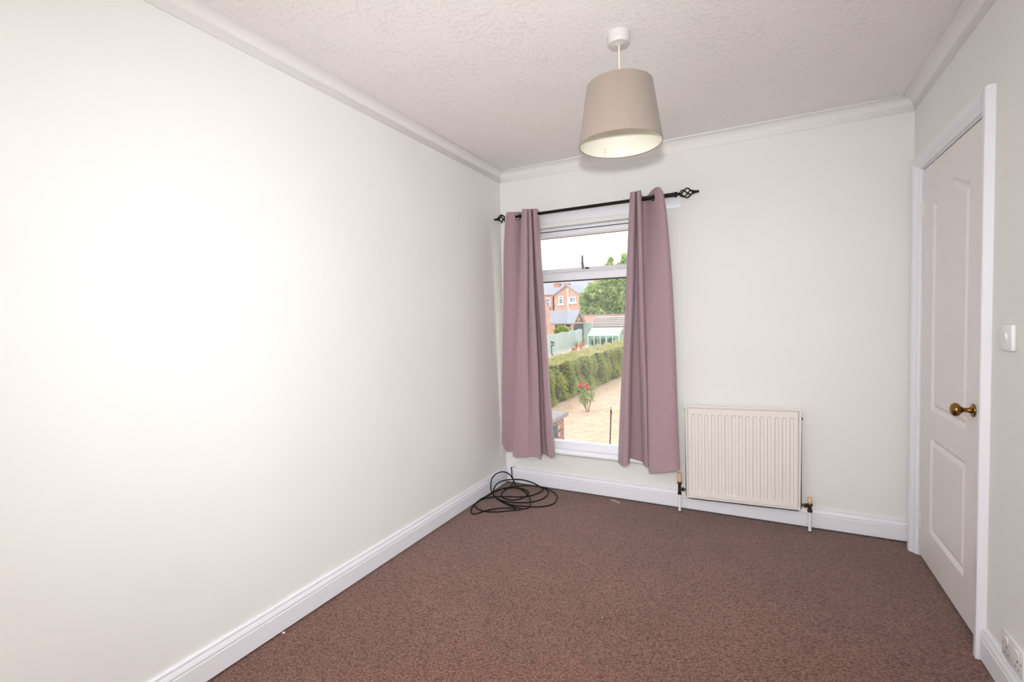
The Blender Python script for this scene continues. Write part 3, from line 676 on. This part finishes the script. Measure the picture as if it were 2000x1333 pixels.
# --- hedge
def leaf_mesh(name, centers, size, m, parent=None, seed=1, flat=.0):
    g = random.Random(seed); v = []; f = []
    for c, nrm in centers:
        s = size*g.uniform(.55,1.25)
        n = (Vector(nrm)*flat + Vector((g.gauss(0,1),g.gauss(0,1),g.gauss(0,1)))).normalized()
        a = n.orthogonal().normalized(); a.rotate(Matrix.Rotation(g.uniform(0,6.28),3,n)); b2 = n.cross(a)
        k_ = len(v); c = Vector(c)
        v += [c-a*s*.9, c+b2*s*.42+n*s*.12, c+a*s*.9, c-b2*s*.42+n*s*.12]; f += [(k_,k_+1,k_+2),(k_,k_+2,k_+3)]
    me = bpy.data.meshes.new(name); me.from_pydata([tuple(q) for q in v], [], f); me.update()
    return link(name, me, m, parent)
def leafy(name, c1, c2, tr=.35, scale=1.2):
    m = bpy.data.materials.new(name); m.use_nodes = True; nt = m.node_tree; b_ = nt.nodes['Principled BSDF']; out = nt.nodes['Material Output']
    tc = nt.nodes.new('ShaderNodeTexCoord'); n = nt.nodes.new('ShaderNodeTexNoise'); n.inputs['Scale'].default_value = scale; n.inputs['Detail'].default_value = 8; n.inputs['Roughness'].default_value = .75
    nt.links.new(tc.outputs['Object'], n.inputs['Vector'])
    cr = nt.nodes.new('ShaderNodeValToRGB'); cr.color_ramp.elements[0].position = .35; cr.color_ramp.elements[1].position = .65
    cr.color_ramp.elements[0].color = c1; cr.color_ramp.elements[1].color = c2
    nt.links.new(n.outputs['Fac'], cr.inputs[0]); nt.links.new(cr.outputs[0], b_.inputs['Base Color']); b_.inputs['Roughness'].default_value = .6
    t = nt.nodes.new('ShaderNodeBsdfTranslucent'); nt.links.new(cr.outputs[0], t.inputs['Color'])
    mx = nt.nodes.new('ShaderNodeMixShader'); mx.inputs[0].default_value = tr
    nt.links.new(b_.outputs[0], mx.inputs[1]); nt.links.new(t.outputs[0], mx.inputs[2]); nt.links.new(mx.outputs[0], out.inputs['Surface'])
    return m
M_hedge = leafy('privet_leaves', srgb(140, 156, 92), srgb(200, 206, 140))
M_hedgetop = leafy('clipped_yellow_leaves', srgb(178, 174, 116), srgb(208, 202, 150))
HX = -5.75
zh0 = atX(1083, 713, HX).z; zh1 = atX(1214, 676, HX).z
hy0, hy1 = 8.5, 46
hz = lambda y: zh0 + (zh1-zh0)*(y-atX(1083,713,HX).y)/(atX(1214,676,HX).y-atX(1083,713,HX).y)
hedge = empty('garden_hedge', (HX-.7, 20, G0)); tag(hedge, 'long clipped green hedge running down the side of the dry lawn', 'hedge')
# depth of the hedge top from the far edge seen in the picture
HB = HX-1.5
g = random.Random(11); cf = []; ct = []
for i in range(46000):
    y = hy0 + (hy1-hy0)*g.random()**1.5; top = hz(y); z = G0 + .08 + (top-G0-.08)*g.random()
    bulge = .10*math.sin(y*2.3)+.07*math.sin(y*5.1+z*3)+.06*math.sin(z*6+y)
    cf.append(((HX-.12+bulge+g.uniform(-.10,.06) - (.15 if z > top-.12 else 0)*g.random(), y, z), (1,0,.3)))
for i in range(26000):
    y = hy0 + (hy1-hy0)*g.random()**1.5; x = HB + (HX-.02-HB)*g.random()
    ct.append(((x, y, hz(y)+.04*math.sin(x*5+y*3)+g.uniform(-.06,.05)), (0,0,1)))
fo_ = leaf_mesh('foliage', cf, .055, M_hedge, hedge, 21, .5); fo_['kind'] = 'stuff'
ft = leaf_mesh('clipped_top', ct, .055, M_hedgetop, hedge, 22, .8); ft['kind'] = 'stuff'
M_shadecore = mat('hedge_inner_shade', srgb(70, 72, 48), rough=.9, var=.3, vscale=8)  # dark core colour stands in for the shade between the leaves
k = MB(); k.add([(HB+.1,hy0,G0),(HX-.22,hy0,G0),(HX-.22,hy0,hz(hy0)-.1),(HB+.1,hy0,hz(hy0)-.1),(HB+.1,hy1,G0),(HX-.22,hy1,G0),(HX-.22,hy1,hz(hy1)-.1),(HB+.1,hy1,hz(hy1)-.1)], [(0,1,2,3),(4,7,6,5),(1,5,6,2),(2,6,7,3),(0,3,7,4)]); k.build('shade_core', M_shadecore, hedge)
# --- rose bush
RBp = atZ(1148, 805, G0)
rose = empty('rose_bush', RBp); tag(rose, 'small rose bush with pink red blooms on the dry lawn', 'rose bush')
M_rleaf = leafy('rose_leaves', srgb(104, 140, 78), srgb(160, 184, 112)); M_stem = mat('rose_stems', srgb(150, 128, 92), rough=.9)
M_bloom = mat('pink_red_petals', srgb(232, 70, 104), rough=.6, rnd=.2)
g = random.Random(5); tips = []
for i in range(9):
    a = g.uniform(0,6.28); r = g.uniform(.08,.42); h = g.uniform(.7,1.15); tp_ = RBp + Vector((math.cos(a)*r-.05, math.sin(a)*r, h)); tips.append(tp_)
    MB().tube([RBp+Vector((math.cos(a)*.04,math.sin(a)*.04,0)), RBp.lerp(tp_,.5)+Vector((math.cos(a)*.03,math.sin(a)*.03,.03)), tp_], [.014,.011,.006], 6).build('stem', M_stem, rose, smooth=True)
cs = []
for i in range(420):
    t_ = g.choice(tips); u = g.uniform(.45,1.0); c = RBp.lerp(t_, u) + Vector((g.gauss(0,.09),g.gauss(0,.09),g.gauss(0,.07))); cs.append((c,(0,0,1)))
o = leaf_mesh('rose_leaves', cs, .055, M_rleaf, rose, 31, .3); o['kind'] = 'stuff'
for (px, py, r) in ((1133,752,.10),(1139,749,.08),(1144,755,.10),(1149,757,.08),(1136,756,.05),(1150,761,.05)):
    c = atY(px, py, RBp.y-.1); k = MB()
    for q in range(9):
        a = q*2.4; rr = r*(.25+.08*q); e = .9-.09*q; n = Vector((math.cos(a)*(1-e), math.sin(a)*(1-e), e)).normalized(); s_ = n.orthogonal().normalized(); u_ = n.cross(s_)
        k.add([c+n*r*.2-s_*rr-u_*rr*.3, c+n*r*.2+s_*rr-u_*rr*.3, c+n*r*.45+s_*rr*.7+u_*rr, c+n*r*.45-s_*rr*.7+u_*rr], [(0,1,2,3)])
    k.build('rose_bloom', M_bloom, rose)
# --- bird feeder pole
FYp = 8.6; b0 = atY(1190, 866, FYp); t0 = atY(1193.5, 806, FYp)
base = b0 + (b0-t0)*((b0.z-G0)/(t0.z-b0.z))
base = Vector((b0.x, FYp, G0))
fdp = empty('feeder_pole', base); tag(fdp, 'thin dark garden feeder pole with curved hoop arms on the lawn', 'garden pole')
M_iron = mat('rusty_iron', srgb(74, 62, 52), rough=.7, metal=.3); M_hoop = mat('weathered_hoop', srgb(190, 168, 136), rough=.6)
MB().tube([base, t0], .016, 10).build('pole', M_iron, fdp, smooth=True)
MB().lathe([(0,-.03),(.022,-.03),(.026,0),(.018,.03),(.030,.05),(.01,.07),(.006,.14),(0,.145)], t0, (0,0,1), 12).build('pole_top', M_iron, fdp, angle=40)
for pts in (((1192,812),(1186,806),(1180,801.5),(1174,802),(1169,808),(1167,818)), ((1194,812),(1199,806),(1205,803.5),(1211,806),(1215,811),(1217,820))):
    MB().tube(catmull([tuple(atY(px,py,FYp)) for px,py in pts], 6), .006, 6).build('hoop_arm', M_hoop, fdp, smooth=True)

# --- neighbour's fence along the patio: posts and panels
M_fence = mat('pale_green_fence', srgb(182, 196, 190), rough=.8, var=.05, vscale=3, stretch=(1,6,.3)); M_conc = mat('concrete_post', srgb(214, 210, 206), rough=.9)
fence = empty('panel_fence', atZ(1088, 691, G1)); tag(fence, 'pale green panel fence with concrete posts beyond the hedge', 'fence')
A = atZ(1088, 691, G1); Bf = atZ(1126, 677.5, G1); dF = (Bf-A)
def fline(px):   # where the fence line crosses picture column px
    lo, hi = -1.2, 2.2
    for _ in range(50):
        m_ = (lo+hi)/2; p_ = A+dF*m_; d = p_-CAM; x_ = 1000+FPX*d.dot(CR)/d.dot(CF)
        if x_ < px: lo = m_
        else: hi = m_
    return A+dF*lo
cols = [1050, 1069, 1088, 1108, 1125, 1136.5]; ps = [fline(c) for c in cols]
hts = [1.78, 1.80, 1.80, 1.82, 1.85, 1.88]
nF = Vector((-dF.y, dF.x, 0)).normalized()
for i, (p_, h) in enumerate(zip(ps, hts)):
    u = dF.normalized()*.07
    MB().prism([p_-u-nF*.06, p_+u-nF*.06, p_+u+nF*.06, p_-u+nF*.06], (0,0,h)).build('fence_post', M_conc, fence)
    if i+1 < len(ps):
        q_ = ps[i+1]; h2 = hts[i+1]; poly = [p_+u+Vector((0,0,.18)), q_-u+Vector((0,0,.18))]
        for t_ in (1,.8,.6,.4,.2,0): poly.append((p_+u).lerp(q_-u, t_)+Vector((0,0,h*(1-t_)+h2*t_-.12+.20*math.sin(math.pi*t_)**.7 if t_ not in (0,1) else h*(1-t_)+h2*t_-.12)))
        MB().prism([v_-nF*.02 for v_ in poly], nF*.04).build('fence_panel', M_fence, fence)
        MB().prism([p_+u-nF*.03, q_-u-nF*.03, q_-u+nF*.03, p_+u+nF*.03], (0,0,.2)).build('gravel_board', M_conc, fence)
# --- lantern-like bird table in front of the fence
bt0 = atZ(1077.5, 695, G1)
bt_ = empty('bird_table', bt0); tag(bt_, 'small dark wooden bird table in front of the pale green fence', 'bird table')
sB = (bt0-CAM).dot(CF)/FPX
M_dwood = mat('dark_wood', srgb(86, 74, 66), rough=.8)
zT = 30*sB
MB().tube([bt0+Vector((0,0,.05)), bt0+Vector((0,0,zT*.62))], .05, 8).build('pole', M_dwood, bt_)
for a in (0,2.1,4.2): MB().tube([bt0+Vector((math.cos(a)*.17,math.sin(a)*.17,.0)), bt0+Vector((0,0,.18))], .035, 6).build('foot', M_dwood, bt_)
c = bt0+Vector((0,0,zT*.62)); MB().box((c.x-.2,c.y-.15,c.z),(c.x+.2,c.y+.15,c.z+.05)).build('tray', M_dwood, bt_)
for sx in (-.17,.17):
    for sy in (-.12,.12): MB().box((c.x+sx-.02,c.y+sy-.02,c.z+.05),(c.x+sx+.02,c.y+sy+.02,c.z+.28)).build('corner_post', M_dwood, bt_)
MB().prism([(c.x-.25,c.y-.19,c.z+.28),(c.x+.25,c.y-.19,c.z+.28),(c.x,c.y-.19,c.z+.42)], (0,.38,0)).build('roof', M_dwood, bt_)
# --- terracotta pots
M_terra = mat('terracotta', srgb(214, 128, 104), rough=.85, rnd=.15); M_plant = leafy('pot_plants', srgb(120,140,80), srgb(180,190,120))
for i, (px, py, r, h, lab) in enumerate(((1122,687,.28,.36,'wide terracotta trough pot standing frontmost of the pots by the fence'),(1127,679,.19,.34,'terracotta pot with a plant standing behind the wide trough pot'),(1134.5,682,.15,.40,'terracotta pot rightmost of the pots by the fence end'),(1140,677.5,.17,.62,'tall terracotta pot with foliage at the far end of the fence'))):
    c = atZ(px, py, G1); p_ = empty('terracotta_pot', c); tag(p_, lab, 'pot', 'terracotta pots by the fence')
    MB().lathe([(0,0),(r*.72,0),(r*.95,h*.82),(r*1.05,h*.82),(r*1.05,h),(r*.92,h),(r*.9,h*.85),(0,h*.85)], c, (0,0,1), 20).build('pot_body', M_terra, p_, angle=40)
    if i:
        g = random.Random(i); o = leaf_mesh('plant', [(c+Vector((g.gauss(0,r*.5),g.gauss(0,r*.5),h+abs(g.gauss(0,.2)))),(0,0,1)) for _ in range(60)], .08, M_plant, p_, i+50, .3); o['kind'] = 'stuff'
# --- gazebo: pitched roof on timber posts, dark screens
M_timb = mat('oak_timber', srgb(196, 164, 140), rough=.8, var=.1, vscale=3); M_groof = mat('pale_felt_roof', srgb(158, 160, 170), rough=.9, var=.04, vscale=1.5)
M_screen = mat('dark_blue_screen', srgb(74, 82, 98), rough=.8)
Yg = 48.5
gp = atY(1117.5, 630, Yg); GX = gp.x; ez = gp.z
Yb = atX(1139, 640, GX).y; rz = atX(1128, 607, GX).z; Ym = (Yg+Yb)/2; GL = atY(1060, 630, Yg).x
gz = empty('timber_gazebo', ((GX+GL)/2, Ym, G1)); tag(gz, 'open timber gazebo with pale pitched roof behind the fence', 'gazebo')
ov = .25; sl = (rz-ez)/(Ym-Yg)
for sgn, y0 in ((1,Yg),(-1,Yb)):
    e = Vector((GL, y0-sgn*ov, ez-sl*ov)); r_ = Vector((GL, Ym, rz))
    MB().prism([e, r_, r_+Vector((0,0,.10)), e+Vector((0,0,.10))], (GX+.3-GL,0,0)).build('roof_slope', M_groof, gz)
for (x, y) in ((GX,Yg),(GX,Yb),(GL+2.8,Yg),(GL+2.8,Yb)):
    MB().box((x-.12,y-.12,G1),(x+.12,y+.12,ez+.02)).build('post', M_timb, gz)
for y in (Yg, Yb): MB().box((GL,y-.1,ez-.22),(GX+.1,y+.1,ez)).build('wall_plate', M_timb, gz)
MB().box((GX-.08,Yg,ez-.16),(GX+.10,Yb,ez+.02)).build('tie_beam', M_timb, gz)
for sgn, y0 in ((1,Yg),(-1,Yb)):
    MB().prism([(GX+.16,y0-sgn*ov,ez-sl*ov-.02),(GX+.16,Ym,rz-.02),(GX+.16,Ym,rz-.24),(GX+.16,y0-sgn*ov,ez-sl*ov-.22)], (.08,0,0)).build('bargeboard', M_timb, gz)
MB().box((GX-.05,Ym-.08,ez),(GX+.12,Ym+.08,rz-.1)).build('king_post', M_timb, gz)
for sgn in (1,-1): MB().tube([(GX+.03,Ym+sgn*.1,ez+.1),(GX+.03,Ym+sgn*(Yb-Yg)*.25,ez+(rz-ez)*.48)], .07, 6).build('strut', M_timb, gz)
for x, s_ in ((GX-.1,-1),(GL+2.9,1),(GL+2.7,-1)):
    MB().tube([(x,Yg,ez-1.0),(x+s_*.95,Yg,ez-.15)], .08, 6).build('brace', M_timb, gz)
MB().box((GX-.03,Yg+.15,G1+.1),(GX+.03,Yb-.15,ez-.2)).build('side_screen', M_screen, gz)
MB().box((GL,Yb-.03,G1+.1),(GX-.15,Yb+.03,ez-.25)).build('back_screen', M_screen, gz)
# --- leafy shrub in front of the gazebo
def shrub(name, label, cat, blobs, Y, size, count, m, seed, depth=1.0, trunk=None, group=None):
    g = random.Random(seed); cs = []; tot = sum(b_[2]**2 for b_ in blobs)
    s0 = None
    for px, py, rp_ in blobs:
        c = atY(px, py, Y+g.uniform(-.4,.4)*depth); sc = (c-CAM).dot(CF)/FPX; r = rp_*sc
        for _ in range(int(count*rp_*rp_/tot)):
            d = Vector((g.gauss(0,1),g.gauss(0,1)*depth,g.gauss(0,1))).normalized()*r*(g.random()**.35)*(g.uniform(.85,1.12) if g.random() < .85 else g.uniform(1.0,1.4)); cs.append((c+d, d.normalized()))
    e = empty(name, (sum((c[0].x for c in cs))/len(cs), Y, G1)); tag(e, label, cat, group)
    o = leaf_mesh('foliage', cs, size, m, e, seed+1, .4); o['kind'] = 'stuff'
    if trunk: 
        for (pa, pb, ra, rb) in trunk: MB().tube([pa, pa.lerp(pb,.5)+Vector((.05,0,0)), pb], [ra,(ra+rb)/2,rb], 8).build('trunk', M_dwood, e, smooth=True)
    return e
M_shrub = leafy('lime_leaves', srgb(150, 180, 66), srgb(206, 222, 120)); M_tree = leafy('tree_leaves', srgb(126, 160, 92), srgb(206, 220, 150), .5, .45)
sc_ = atY(1100,655,43)
shrub('garden_shrub', 'bright lime green shrub in front of the timber gazebo', 'shrub', [(1088,648,6),(1096,644,7),(1104,646,6),(1111,647,4),(1092,654,7),(1102,653,7)], 44.5, .13, 3200, M_shrub, 3, .6, [(Vector((atY(1098,660,44.5).x,44.5,G1)), atY(1098,648,44.5), .06, .03)])
# --- shed with ribbed roof, greenhouse in front of it
M_rib = mat('ribbed_roof_sheet', srgb(172, 160, 156), rough=.8, rnd=.10, var=.06, vscale=2); M_shedw = mat('shed_green', srgb(176, 200, 190), rough=.8); M_ribd = mat('roof_batten_dark', srgb(112, 106, 104), rough=.9)
Ys = 53
sl_ = atY(1153, 639, Ys); sr = atY(1260, 637, Ys)
st = atY(1164, 619, Ys+2.6)
shed = empty('garden_shed', ((sl_.x+sr.x)/2, Ys+1.3, G1)); tag(shed, 'garden shed with ribbed stepped roof behind the greenhouse', 'shed')
NR = 6
for i in range(NR):
    t0_, t1_ = i/NR, (i+1)/NR
    pL0 = sl_.lerp(st, t0_); pL1 = sl_.lerp(st, t1_); h0 = .06
    poly = [pL0+Vector((0,-.02,.0)), pL0+Vector((0,-.02,h0)), pL1+Vector((0,.1,.02)), pL1+Vector((0,.1,-.08))]
    MB().prism(poly, (sr.x-pL0.x,0,0)).build('roof_sheet', M_rib, shed)
    MB().box((pL0.x+.02,pL0.y-.08,pL0.z-.10),(sr.x,pL0.y+.05,pL0.z+.012)).build('roof_batten', M_ribd, shed)
MB().box((sl_.x+.3,Ys+.15,G1),(sr.x-.3,Ys+2.5,sl_.z-.05)).build('shed_wall', M_shedw, shed)
bd = MB(); bd.prism([(st.x-.3,Ys+2.65,G1),(sr.x,Ys+2.65,G1),(sr.x,Ys+2.65,st.z-.1),(st.x-.3,Ys+2.65,st.z-.1)], (0,.06,0)); bd.build('shed_back', M_shedw, shed)
scL = atY(1139.5, 632, 51.5); scR = atY(1157, 632, 51.5)
M_scr = mat('pale_green_screen', srgb(182, 196, 188), rough=.8, var=.05, vscale=3)
gs = MB().box((scL.x,51.5,G1),(scR.x,51.6,scL.z)).build('garden_screen', M_scr); tag(gs, 'pale green garden screen between the gazebo and the greenhouse', 'screen')
MB().box((scL.x-.03,51.45,scL.z),(scR.x,51.65,scL.z+.1)).build('capping_rail', M_conc, gs)
M_wallb = mat('garden_wall_brick', srgb(206, 164, 150), rough=.9, var=.08, vscale=3)
wl = atY(1130, 617, 60); wr = Vector((24, 60, wl.z))
gw = MB().box((wl.x,60,G0),(wr.x,60.3,wl.z)).build('garden_wall', M_wallb); tag(gw, 'low pinkish brick garden wall behind the shed and gazebo', 'wall')
MB().box((wl.x-.1,59.92,wl.z),(wr.x,60.38,wl.z+.12)).build('wall_coping', M_stone, gw)
Yh = 44
gl, gr = atY(1148.5, 655.5, Yh), atY(1209, 655.5, Yh); gt = atY(1152, 642, Yh+1.4)
gh = empty('greenhouse', ((gl.x+gr.x)/2, Yh+1.4, G1)); tag(gh, 'aluminium greenhouse with whitened roof panes beside the hedge', 'greenhouse')
M_alu = mat('white_aluminium', srgb(236, 238, 238), rough=.5); M_ghroof = mat('whitewashed_glass', srgb(190, 200, 200), rough=.3); M_ghglass = glass_mat('greenhouse_glass', (.86,.94,.90,1), .06)
rz2 = gt.z; NP = 5
for i in range(NP):
    xa_ = gl.x+(gr.x-gl.x)*(i+.03)/NP; xb_ = gl.x+(gr.x-gl.x)*(i+.97)/NP
    for s_ in (0,1):
        y0 = Yh if s_ == 0 else Yh+2.8
        MB().add([(xa_,y0,gl.z),(xb_,y0,gl.z),(xb_,Yh+1.4,rz2),(xa_,Yh+1.4,rz2),(xa_,y0,gl.z+.03),(xb_,y0,gl.z+.03),(xb_,Yh+1.4,rz2+.03),(xa_,Yh+1.4,rz2+.03)], [(0,1,2,3),(4,5,6,7),(0,1,5,4),(1,2,6,5),(2,3,7,6),(3,0,4,7)]).build('roof_pane', M_ghroof, gh)
        MB().box((xa_,y0-.006,G1+.1),(xb_,y0+.006,gl.z-.05)).build('wall_pane', M_ghglass, gh)
for i in range(NP+1):
    x = gl.x+(gr.x-gl.x)*i/NP
    for y in (Yh, Yh+2.8): MB().box((x-.03,y-.03,G1),(x+.03,y+.03,gl.z)).build('glazing_bar', M_alu, gh)
for y in (Yh, Yh+2.8): MB().box((gl.x-.05,y-.05,gl.z-.05),(gr.x+.05,y+.05,gl.z+.03)).build('eaves_rail', M_alu, gh)
MB().box((gl.x-.05,Yh+1.36,rz2),(gr.x+.05,Yh+1.44,rz2+.07)).build('ridge_rail', M_alu, gh)
for x in (gl.x, gr.x):
    MB().prism([(x-.004,Yh,G1+.1),(x-.004,Yh+2.8,G1+.1),(x-.004,Yh+2.8,gl.z),(x-.004,Yh+1.4,rz2),(x-.004,Yh,gl.z)], (.008,0,0)).build('gable_pane', M_ghglass, gh)
    for s_ in (-1,1): MB().tube([(x,Yh+1.4+s_*1.4,gl.z),(x,Yh+1.4,rz2)], .03, 6).build('gable_bar', M_alu, gh)
    for y in (Yh+.9, Yh+1.9): MB().tube([(x,y,G1),(x,y,gl.z+.5)], .025, 6).build('gable_bar', M_alu, gh)
M_tom = leafy('tomato_leaves', srgb(96,128,92), srgb(150,176,132))
for i, (px, py) in enumerate(((1160,668),(1176,667),(1193,666))):
    shrub('greenhouse_plant', ['leafy plant inside the greenhouse at its gazebo end','leafy plant inside the greenhouse in the middle','leafy plant inside the greenhouse at its hedge end'][i], 'plant', [(px-2.5,py,4),(px+2.5,py-2,4),(px,py+4,4.5)], Yh+1.3, .10, 500, M_tom, 60+i, .5, [(Vector((atY(px,py,Yh+1.2).x,Yh+1.2,G1)), atY(px,py,Yh+1.2), .03, .02)], 'plants inside the greenhouse')
# --- big tree
Yt = 66
shrub('broad_tree', 'large leafy green tree rising behind the garden shed', 'tree',
      [(1146,592,14),(1142,608,10),(1162,570,18),(1165,598,18),(1185,560,20),(1190,590,22),(1178,612,14),(1212,565,22),(1215,600,22),(1235,580,26),(1152,572,9),(1204,530,14),(1222,515,12),(1191,520,7),(1193,508,5),(1219,502,6),(1240,530,18),(1140,580,8),(1260,560,25),(1258,600,20),(1200,550,16),(1215,548,14)],
      Yt, .42, 10500, M_tree, 9, .9, [(Vector((atY(1215,600,Yt).x,Yt,G1)), atY(1215,570,Yt), .45, .25),(atY(1215,600,Yt), atY(1170,580,Yt), .2, .08),(atY(1216,590,Yt), atY(1245,560,Yt), .2, .08)])
# --- brick houses
M_hb = mat('red_brick_far', srgb(206, 164, 150), rough=.9, var=.08, vscale=1.5); M_slate = mat('grey_slate', srgb(166, 166, 178), rough=.8, var=.05, vscale=1.2); M_chim = mat('chimney_brick', srgb(204, 150, 132), rough=.9, var=.1, vscale=2)
M_pane = mat('far_window_glass', srgb(120, 140, 156), rough=.1, spec=.8); M_wht = mat('white_joinery', srgb(246, 246, 246), rough=.5)
Yw = 72
house = empty('gabled_brick_house', (atY(1106,600,Yw).x, Yw, G1)); tag(house, 'red brick terraced house with gable and grey slate roof behind the gazebo', 'house')
eL, ap, eR = atY(1082.5,577,Yw), atY(1107,558.5,Yw), atY(1131,573,Yw)
MB().prism([(eL.x,Yw,G1),(eR.x,Yw,G1),(eR.x,Yw,eL.z),(ap.x,Yw,ap.z),(eL.x,Yw,eL.z)], (0,6,0)).build('gable_wall', M_hb, house)
for e_ in (eL, Vector((eR.x,Yw,eL.z))):
    o_ = (e_-Vector((ap.x,Yw,ap.z))).normalized()*.35; e2 = Vector((e_.x,Yw,e_.z))+o_
    MB().prism([Vector((ap.x,Yw-.25,ap.z+.02)), Vector((e2.x,Yw-.25,e2.z+.02)), Vector((e2.x,Yw-.25,e2.z+.20)), Vector((ap.x,Yw-.25,ap.z+.22))], (0,7,0)).build('gable_roof', M_slate, house)
Ym_ = Yw+5
mL = atY(1035,578,Ym_); mR = Vector((22, Ym_, mL.z)); mt = atY(1100,540,Ym_+5)
MB().box((mL.x,Ym_,G1),(mR.x,Ym_+9,mL.z)).build('main_wall', M_hb, house)
MB().prism([(mL.x,Ym_-.3,mL.z),(mL.x,Ym_+4.6,mt.z),(mL.x,Ym_+9.4,mL.z)], (mR.x-mL.x,0,0)).build('main_roof', M_slate, house)
for (px0,px1,pyt,pyb,Yc) in ((1082,1092,553,567,Ym_+1.5),(1102,1110.5,553,562,Yw+1.0),(1160,1168,545,560,Ym_+2)):
    a_, b_ = atY(px0,pyt,Yc), atY(px1,pyb,Yc)
    k = MB(); k.box((a_.x,Yc,b_.z-1.2),(b_.x,Yc+.9,a_.z)); k.box((a_.x-.1,Yc-.1,a_.z-.25),(b_.x+.1,Yc+1.0,a_.z-.1)); k.build('chimney', M_chim, house)
def hwin(px0, px1, py0, py1, Y, bars, sill=True):
    a_, b_ = atY(px0,py0,Y), atY(px1,py1,Y); x0,x1,z1,z0 = a_.x,b_.x,a_.z,b_.z; t = .14
    k = MB(); k.box((x0,Y-.08,z0),(x0+t,Y+.05,z1)).box((x1-t,Y-.08,z0),(x1,Y+.05,z1)).box((x0+t,Y-.08,z0),(x1-t,Y+.05,z0+t)).box((x0+t,Y-.08,z1-t),(x1-t,Y+.05,z1))
    for u, vv in bars:
        if u: k.box((x0+(x1-x0)*u-.05,Y-.07,z0+t),(x0+(x1-x0)*u+.05,Y,z1-t))
        if vv: k.box((x0+t,Y-.07,z0+(z1-z0)*vv-.05),(x1-t,Y,z0+(z1-z0)*vv+.05))
    wn = k.build('window', M_wht, house)
    MB().box((x0+t*.5,Y-.03,z0+t*.5),(x1-t*.5,Y-.01,z1-t*.5)).build('pane', M_pane, wn)
    if sill: MB().box((x0-.2,Y-.18,z0-.2),(x1+.2,Y+.02,z0)).build('sill', M_wht, wn)
hwin(1091,1100.5,579,594.5,Yw,[(0,.68)]); hwin(1111.5,1125,580.5,591,Yw,[(.6,0)]); hwin(1064,1075,583,597.5,Ym_,[(0,.5)])
MB().tube([atY(1109.3,563,Yw-.1), atY(1109.8,600,Yw-.1), atY(1111.5,604,Yw-.1), atY(1111.5,615,Yw-.1)], .10, 8).build('downpipe', M_wht, house)
MB().tube([atY(1080.5,579,Ym_-.15), atY(1081,612,Ym_-.15)], .12, 8).build('downpipe', M_dwood, house)
for i in range(6):
    x = -12 + i*6.0; k = MB(); z0 = atY(1070,597,Ym_).z; z1 = z0+1.25; t = .14
    k.box((x,Ym_-.08,z0),(x+t,Ym_+.05,z1)).box((x+1.3,Ym_-.08,z0),(x+1.3+t,Ym_+.05,z1)).box((x+t,Ym_-.08,z0),(x+1.3,Ym_+.05,z0+t)).box((x+t,Ym_-.08,z1-t),(x+1.3,Ym_+.05,z1))
    wn = k.build('window', M_wht, house); MB().box((x+.07,Ym_-.03,z0+.07),(x+1.37,Ym_-.01,z1-.07)).build('pane', M_pane, wn)
# nearer gable-ended brick building at the left
Yn = 38
cE = atY(1074,600,Yn)
da = Vector((cE.x-CAM.x, cE.y-CAM.y, 0)).normalized(); da = (da + Vector((-da.y, da.x, 0))*.05).normalized(); db = Vector((da.y, -da.x, 0))   # depth axis and axis along the gable
def onpl(px, py): d = ray(px, py); return CAM + d*((cE-CAM).dot(da)/d.dot(da))
cL = onpl(1059.5, 577); slp = (cL.z-cE.z)/((cE-cL).dot(db))
HW = 3.6; rid = cE.z+slp*HW
gpt = lambda x, z, y=0: Vector((cE.x, cE.y, 0)) + db*x + da*y + Vector((0,0,z))
nb = empty('brick_gable_building', gpt(-HW, G1)); tag(nb, 'salmon brick gable end partly hidden by the corner curtain', 'building')
MB().prism([gpt(0,G1),gpt(0,cE.z),gpt(-HW,rid),gpt(-2*HW,cE.z),gpt(-2*HW,G1)], da*5).build('gable_wall', M_hb, nb)
MB().prism([gpt(.12,cE.z-slp*.12-.02,-.12),gpt(-HW,rid+.02,-.12),gpt(-HW,rid+.16,-.12),gpt(.12,cE.z-slp*.12+.12,-.12)], da*5.2).build('roof_slope', M_slate, nb)
MB().prism([gpt(-2*HW-.12,cE.z-slp*.12-.02,-.12),gpt(-HW,rid+.02,-.12),gpt(-HW,rid+.16,-.12),gpt(-2*HW-.12,cE.z-slp*.12+.12,-.12)], da*5.2).build('roof_slope', M_slate, nb)
